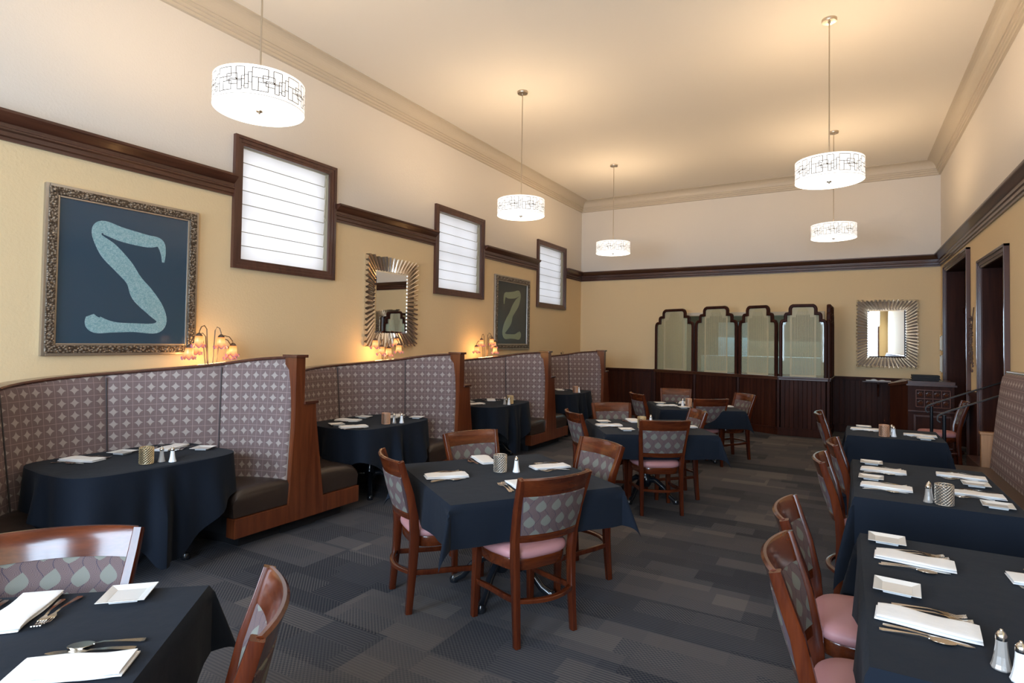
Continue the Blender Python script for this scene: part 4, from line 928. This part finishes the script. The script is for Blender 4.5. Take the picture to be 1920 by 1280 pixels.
# ------------------------------------------------------------------ tulip lamps on the booth ledges
def tulip_lamp(yc, label, heads, lit=True, X0=-5.17):
    t = thing('tulip_lamp', label, 'lamp', (X0, yc, 1.0), 0, 'tulip shade lamps behind the booths')
    bm = BM(); lathe(bm, [(.0, 0), (.085, 0), (.09, .01), (.06, .025), (.03, .05), (.02, .10), (.016, .12)], 20); link('base', bm, M['bronze'], t, True)
    for k, (dx, dy, h) in enumerate(heads):
        top = h + .125
        pts = [(0, 0, .1), (dx * .12, dy * .14, .22), (dx * .22, dy * .25, h * .75), (dx * .35, dy * .38, top - .02), (dx * .55, dy * .58, top + .012), (dx * .8, dy * .82, top), (dx * .97, dy * .97, top - .04), (dx, dy, h + .06)]
        bm = BM(); tube(bm, pts, .0045, 7); st = link('stem', bm, M['bronze'], t, True)
        bm = BM(); lathe(bm, [(.005, .07), (.018, .062), (.028, .048), (.030, .040)], 12, (dx, dy, h)); link('fitter', bm, M['bronze'], t, True)
        bm = BM(); n_ = 30
        def wob(i, a, rr, zz):
            if i < 3: k_ = (3 - i) / 3; return rr * (1 + .10 * k_ * math.sin(5 * a)), zz + .018 * k_ * math.sin(5 * a + 1) * (1 if i < 3 else 0)
            return rr, zz
        pr = [(.062, -.055), (.048, -.048), (.038, -.030), (.036, -.005), (.034, .02), (.030, .038), (.026, .045)]
        R = []; rings = []; uv = []
        for i, (rr, zz) in enumerate(pr):
            ring = []
            for j in range(n_):
                a = 2 * PI * j / n_; r2, z2 = wob(i, a, rr, zz); ring.append((dx + r2 * math.cos(a), dy + r2 * math.sin(a), h + z2))
            rings.append(ring); uv.append([(j / n_, i / 6) for j in range(n_)])
        loft(bm, rings, True, False, uv); sh = link('lamp_shade', bm, M['tulip'] if lit else M['bronze'], t, True)
        if lit:
            bm = BM(); lathe(bm, [(0, -.022), (.014, -.012), (.017, .0), (.013, .014), (0, .022)], 12, (dx, dy, h + .0)); link('bulb', bm, M['bulb'], sh, True)
    if lit:
        L = bpy.data.lights.new('tulip_light', 'POINT'); L.energy = 9; L.color = (1.0, .55, .2); L.shadow_soft_size = .12; o = bpy.data.objects.new('tulip_light', L); C.objects.link(o); o.location = (-5.17, yc, 1.42)
tulip_lamp(3.27, 'lit tulip-shade lamp behind the first booth, lower right of the big picture', [(.05, -.15, .57), (-.03, -.19, .46), (-.08, -.10, .50), (.06, .06, .56), (.02, .21, .48), (-.06, .24, .45)])
tulip_lamp(5.62, 'lit tulip-shade lamp behind the second booth, below the sunburst mirror', [(.05, -.22, .55), (.09, -.15, .47), (.05, .03, .45), (.02, .21, .58), (.07, .20, .49)])
tulip_lamp(8.03, 'lit tulip-shade lamp behind the third booth, lower left of the small picture', [(.03, -.16, .58), (-.03, -.22, .47), (.05, .12, .60), (.02, .24, .55), (.08, .18, .46)])
tulip_lamp(10.06, 'unlit dark lamp whose tip shows above the fourth booth', [(.03, -.08, .27), (-.03, .08, .27), (.05, .0, .29)], False, -4.74)

# ------------------------------------------------------------------ pictures and mirrors
def picture(y0, y1, z0, z1, fw, label, board, shp, shape_pts, flip, mscale):
    t = thing('framed_picture', label, 'picture', (XL, (y0 + y1) / 2, (z0 + z1) / 2)); hw, hh = (y1 - y0) / 2, (z1 - z0) / 2
    bm = BM(); frame_rect(bm, 'x', 0, [(0, fw * .28, .035), (fw * .8, fw, .028)], -hw, hw, -hh, hh)
    fr = link('frame', bm, M['ornate_smooth'], t)
    bm = BM(); frame_rect(bm, 'x', 0, [(fw * .22, fw * .82, .045)], -hw, hw, -hh, hh); link('carved_band', bm, M['ornate'], fr)
    n1 = int(2 * hh / .12); n2 = int(2 * hw / .12); m_ = fw * .52; st = None
    SP_ = [(sg * (hw - m_), -hh + m_ + (2 * hh - 2 * m_) * k / n1) for k in range(n1 + 1) for sg in (-1, 1)] + [(-hw + m_ + (2 * hw - 2 * m_) * k / n2, sg * (hh - m_)) for k in range(1, n2) for sg in (-1, 1)]
    for yy, zz in SP_:
        if st is None: bm = BM(); box(bm, (-.001, -.008, -.008), (.008, .008, .008), .004); st = link('stud', bm, M['ornate_smooth'], fr, True, (.044, yy, zz))
        else: q_ = st.copy(); C.objects.link(q_); q_.parent = fr; q_.location = (.044, yy, zz)
    bm = BM(); box(bm, (0, -hw + fw * .95, -hh + fw * .95), (.018, hw - fw * .95, hh - fw * .95)); pb = link('picture_board', bm, M[board], t)
    # a plain pale zigzag ribbon
    bm = BM(); L_, R2 = [], []
    n_ = len(shape_pts)
    P = []
    for i in range(n_ - 1):
        for k in range(8):
            s = k / 8; p = [shape_pts[max(i - 1, 0)], shape_pts[i], shape_pts[i + 1], shape_pts[min(i + 2, n_ - 1)]]
            P.append([.5 * (2 * p[1][q] + (p[2][q] - p[0][q]) * s + (2 * p[0][q] - 5 * p[1][q] + 4 * p[2][q] - p[3][q]) * s * s + (3 * p[1][q] - p[0][q] - 3 * p[2][q] + p[3][q]) * s**3) for q in range(3)])
    P.append(list(shape_pts[-1])); rings = []
    iw, ih = hw - fw, hh - fw
    for i, (a, b, w_) in enumerate(P):
        q0, q1 = P[max(i - 1, 0)], P[min(i + 1, len(P) - 1)]; d = Vector(((q1[0] - q0[0]) * iw, (q1[1] - q0[1]) * ih)).normalized(); nx_, nz_ = -d.y, d.x; c_ = (a * iw * flip, b * ih); ww = w_ * iw
        rings.append([(.019, c_[0] + nx_ * ww * flip * s, c_[1] + nz_ * ww * s) for s in (-1, -.5, 0, .5, 1)] + [(.0175, c_[0] + nx_ * ww * flip * s, c_[1] + nz_ * ww * s) for s in (1, -1)])
    loft(bm, rings); link('pale_shape', bm, M[shp], pb)
Z1 = [(.58, .28, .02), (.57, .45, .05), (.50, .58, .08), (.28, .58, .11), (-.10, .62, .12), (-.40, .68, .11), (-.48, .56, .07), (-.30, .36, .15), (-.06, .14, .15), (.10, -.04, .13), (.24, -.24, .18), (.46, -.46, .15), (.58, -.64, .09), (.48, -.76, .09), (.12, -.76, .075), (-.20, -.76, .09), (-.46, -.72, .14), (-.54, -.60, .06)]
picture(2.02, 3.245, 1.435, 2.79, .10, 'large silver-framed picture with a pale zigzag shape on dark blue, above the first booth', 'art_blue', 'art_shape', Z1, 1, 1)
picture(8.65, 9.95, 1.45, 2.80, .11, 'smaller-looking silver-framed picture with a greenish zigzag shape, above the third booth', 'art_dark', 'art_shape2', Z1, -1, 1)

def sunburst(loc, axis, W_, H_, iw, ih, label, nx, nz):
    t = thing('sunburst_mirror', label, 'mirror', loc); 
    if axis == 'y': t.rotation_euler = (0, 0, -PI / 2)     # local +x faces the room
    bm = BM(); rg = random.Random(2)
    outer, inner = [], []
    def per(w_, h_, s):  # s in 0..4 around
        k = int(s) % 4; f_ = s - int(s)
        return [(-w_ + 2 * w_ * f_, h_), (w_, h_ - 2 * h_ * f_), (w_ - 2 * w_ * f_, -h_), (-w_, -h_ + 2 * h_ * f_)][k]
    S_ = []
    for k in range(4):
        n_ = nx if k % 2 == 0 else nz
        for i in range(n_): S_.append((k + i / n_, k + (i + 1) / n_))
    for a, b in S_:
        a2, b2 = a + .0001, min(b, int(a) + .9999)
        o0, o1 = per(W_, H_, a2), per(W_, H_, b2); i0, i1 = per(iw, ih, a2), per(iw, ih, b2); e = rg.uniform(.985, 1.015)
        o0 = (o0[0] * e, o0[1] * e); o1 = (o1[0] * e, o1[1] * e); om = ((o0[0] + o1[0]) / 2, (o0[1] + o1[1]) / 2); im = ((i0[0] + i1[0]) / 2, (i0[1] + i1[1]) / 2)
        q = lambda p0, p1, f_: (p0[0] + (p1[0] - p0[0]) * f_, p0[1] + (p1[1] - p0[1]) * f_)
        ro = [(.006, *q(o0, o1, .09)), (.060, *q(o0, o1, .3)), (.075, *q(o0, o1, .5)), (.060, *q(o0, o1, .7)), (.006, *q(o0, o1, .91)), (0, *q(o0, o1, .87)), (0, *q(o0, o1, .13))]
        ri = [(.008, *q(i0, i1, .09)), (.018, *q(i0, i1, .3)), (.032, *q(i0, i1, .5)), (.018, *q(i0, i1, .7)), (.008, *q(i0, i1, .91)), (0, *q(i0, i1, .87)), (0, *q(i0, i1, .13))]
        loft(bm, [ro, ri])
    link('sunburst_frame', bm, M['sunburst'], t, False)
    bm = BM(); box(bm, (0, -W_ * .96, -H_ * .96), (.008, W_ * .96, H_ * .96)); link('backing', bm, M['bronze'], t)
    bm = BM(); loft(bm, [[(.012, -iw - .005, -ih - .005), (.012, iw + .005, -ih - .005), (.012, iw + .005, ih + .005), (.012, -iw - .005, ih + .005)], [(.017, -iw + .025, -ih + .025), (.017, iw - .025, -ih + .025), (.017, iw - .025, ih - .025), (.017, -iw + .025, ih - .025)]]); link('mirror_glass', bm, M['mirror'], t)
sunburst((XL, 5.99, 2.11), 'x', .50, .60, .325, .42, 'sunburst-framed mirror on the left wall above the second booth', 13, 17)
sunburst((.635, YB, 1.845), 'y', .475, .615, .29, .435, 'silver sunburst-framed mirror on the back wall above the host stand', 14, 19)

# ------------------------------------------------------------------ host stand, menus, shelf and book
t = thing('host_stand', 'dark carved host stand with sloping side in front of the far doorway', 'host stand', (0, 0, 0))
bm = BM()
FP = [(.80, 10.50), (1.36, 10.50), (1.36, 11.05), (.60, 11.05), (.60, 10.95)]
prism(bm, [(x_, y_) for x_, y_ in FP], .06, 1.03, 'z'); link('body', bm, M['mahog_v'], t)
bm = BM(); prism(bm, [(.785, 10.48), (1.385, 10.48), (1.385, 11.08), (.58, 11.08), (.58, 10.95)], 0, .06, 'z'); link('plinth', bm, M['mahog_v'], t)
bm = BM(); prism(bm, [(.78, 10.47), (1.39, 10.47), (1.39, 11.08), (.785, 11.08)], 1.03, 1.055, 'z'); prism(bm, [(.80, 10.49), (1.37, 10.49), (1.37, 11.07), (.80, 11.07)], 1.055, 1.10, 'z')
loft(bm, [[(.58, 10.96, .985), (.58, 11.08, .985), (.58, 11.08, 1.02), (.58, 10.96, 1.02)], [(.79, 10.475, 1.05), (.79, 11.08, 1.05), (.79, 11.08, 1.10), (.79, 10.475, 1.10)]]); link('top', bm, M['mahog_x'], t)
bm = BM(); x0, x1, z0, z1 = .90, 1.31, .72, .97
for k in range(5): xx = x0 + (x1 - x0) * k / 4; box(bm, (xx - .005, 10.470, z0), (xx + .005, 10.50, z1), .002)
for zz in (z0, (z0 + z1) / 2, z1): box(bm, (x0, 10.468, zz - .006), (x1, 10.50, zz + .006), .002)
for i in range(4):
    for j in range(2):
        cx = x0 + (x1 - x0) * (i + .5) / 4; cz = z0 + (z1 - z0) * (j + .5) / 2
        for k in range(8):
            a = k * PI / 4; tube(bm, [(cx, 10.492, cz), (cx + .022 * math.cos(a), 10.488, cz + .022 * math.sin(a)), (cx + .036 * math.cos(a + .5), 10.492, cz + .036 * math.sin(a + .5))], .005, 5)
link('carved_panel', bm, M['booth'], t)
bm = BM(); frame_rect(bm, 'y', 10.485, [(0, .03, .014)], .87, 1.34, .12, .60); box(bm, (.80, 10.475, .645), (1.37, 10.5, .665), .003); link('door', bm, M['casing'], t)
bm = BM(); lathe(bm, [(.0, -.012), (.011, -.006), (.011, .006), (0, .012)], 10, (1.09, 10.47, .34)); link('knob', bm, M['brass'], t, True)
for k in range(6):
    bm = BM(); box(bm, (-.17, -.12, 0), (.17, .12, .013), .003); o = link('menu', bm, M['blackmat'], None, False, (1.03 + rs.uniform(-.015, .015), 10.74, 1.102 + .0142 * k)); o.rotation_euler = (0, 0, rs.uniform(-.08, .08)); tag(o, 'black menu in the pile on the host stand, %s from the bottom' % ['first', 'second', 'third', 'fourth', 'fifth', 'sixth'][k], 'menu', 'black menus on the host stand')
t = thing('wall_shelf', 'small dark bracket shelf on the back wainscot holding an open book', 'shelf', (.50, 12.49, 0))
bm = BM(); box(bm, (-.25, -.20, .96), (.25, .0, .98), .004); link('board', bm, M['mahog_x'], t)
bm = BM(); box(bm, (-.02, -.16, .93), (.02, 0, .96)); bar(bm, [(0, -.14, .94), (0, -.06, .86), (0, -.01, .70)], .03, .03, (1, 0, 0)); link('bracket', bm, M['mahog_v'], t)
bm = BM()
for s in (-1, 1):
    rings = [[(s * (.0 + .19 * k / 8), y_, .982 + .022 * math.sin(min(1, k / 5) * PI * .9) * (1.3 if s < 0 else .7) + .004) for y_ in (-.17, -.02)] + [(s * (.0 + .19 * k / 8), y_, .981) for y_ in (-.02, -.17)] for k in range(9)]
    loft(bm, rings)
tag(link('open_book', bm, M['paper'], None, True, (.50, 12.49, .002)), 'open book with pale pages lying on the small wall shelf', 'book')
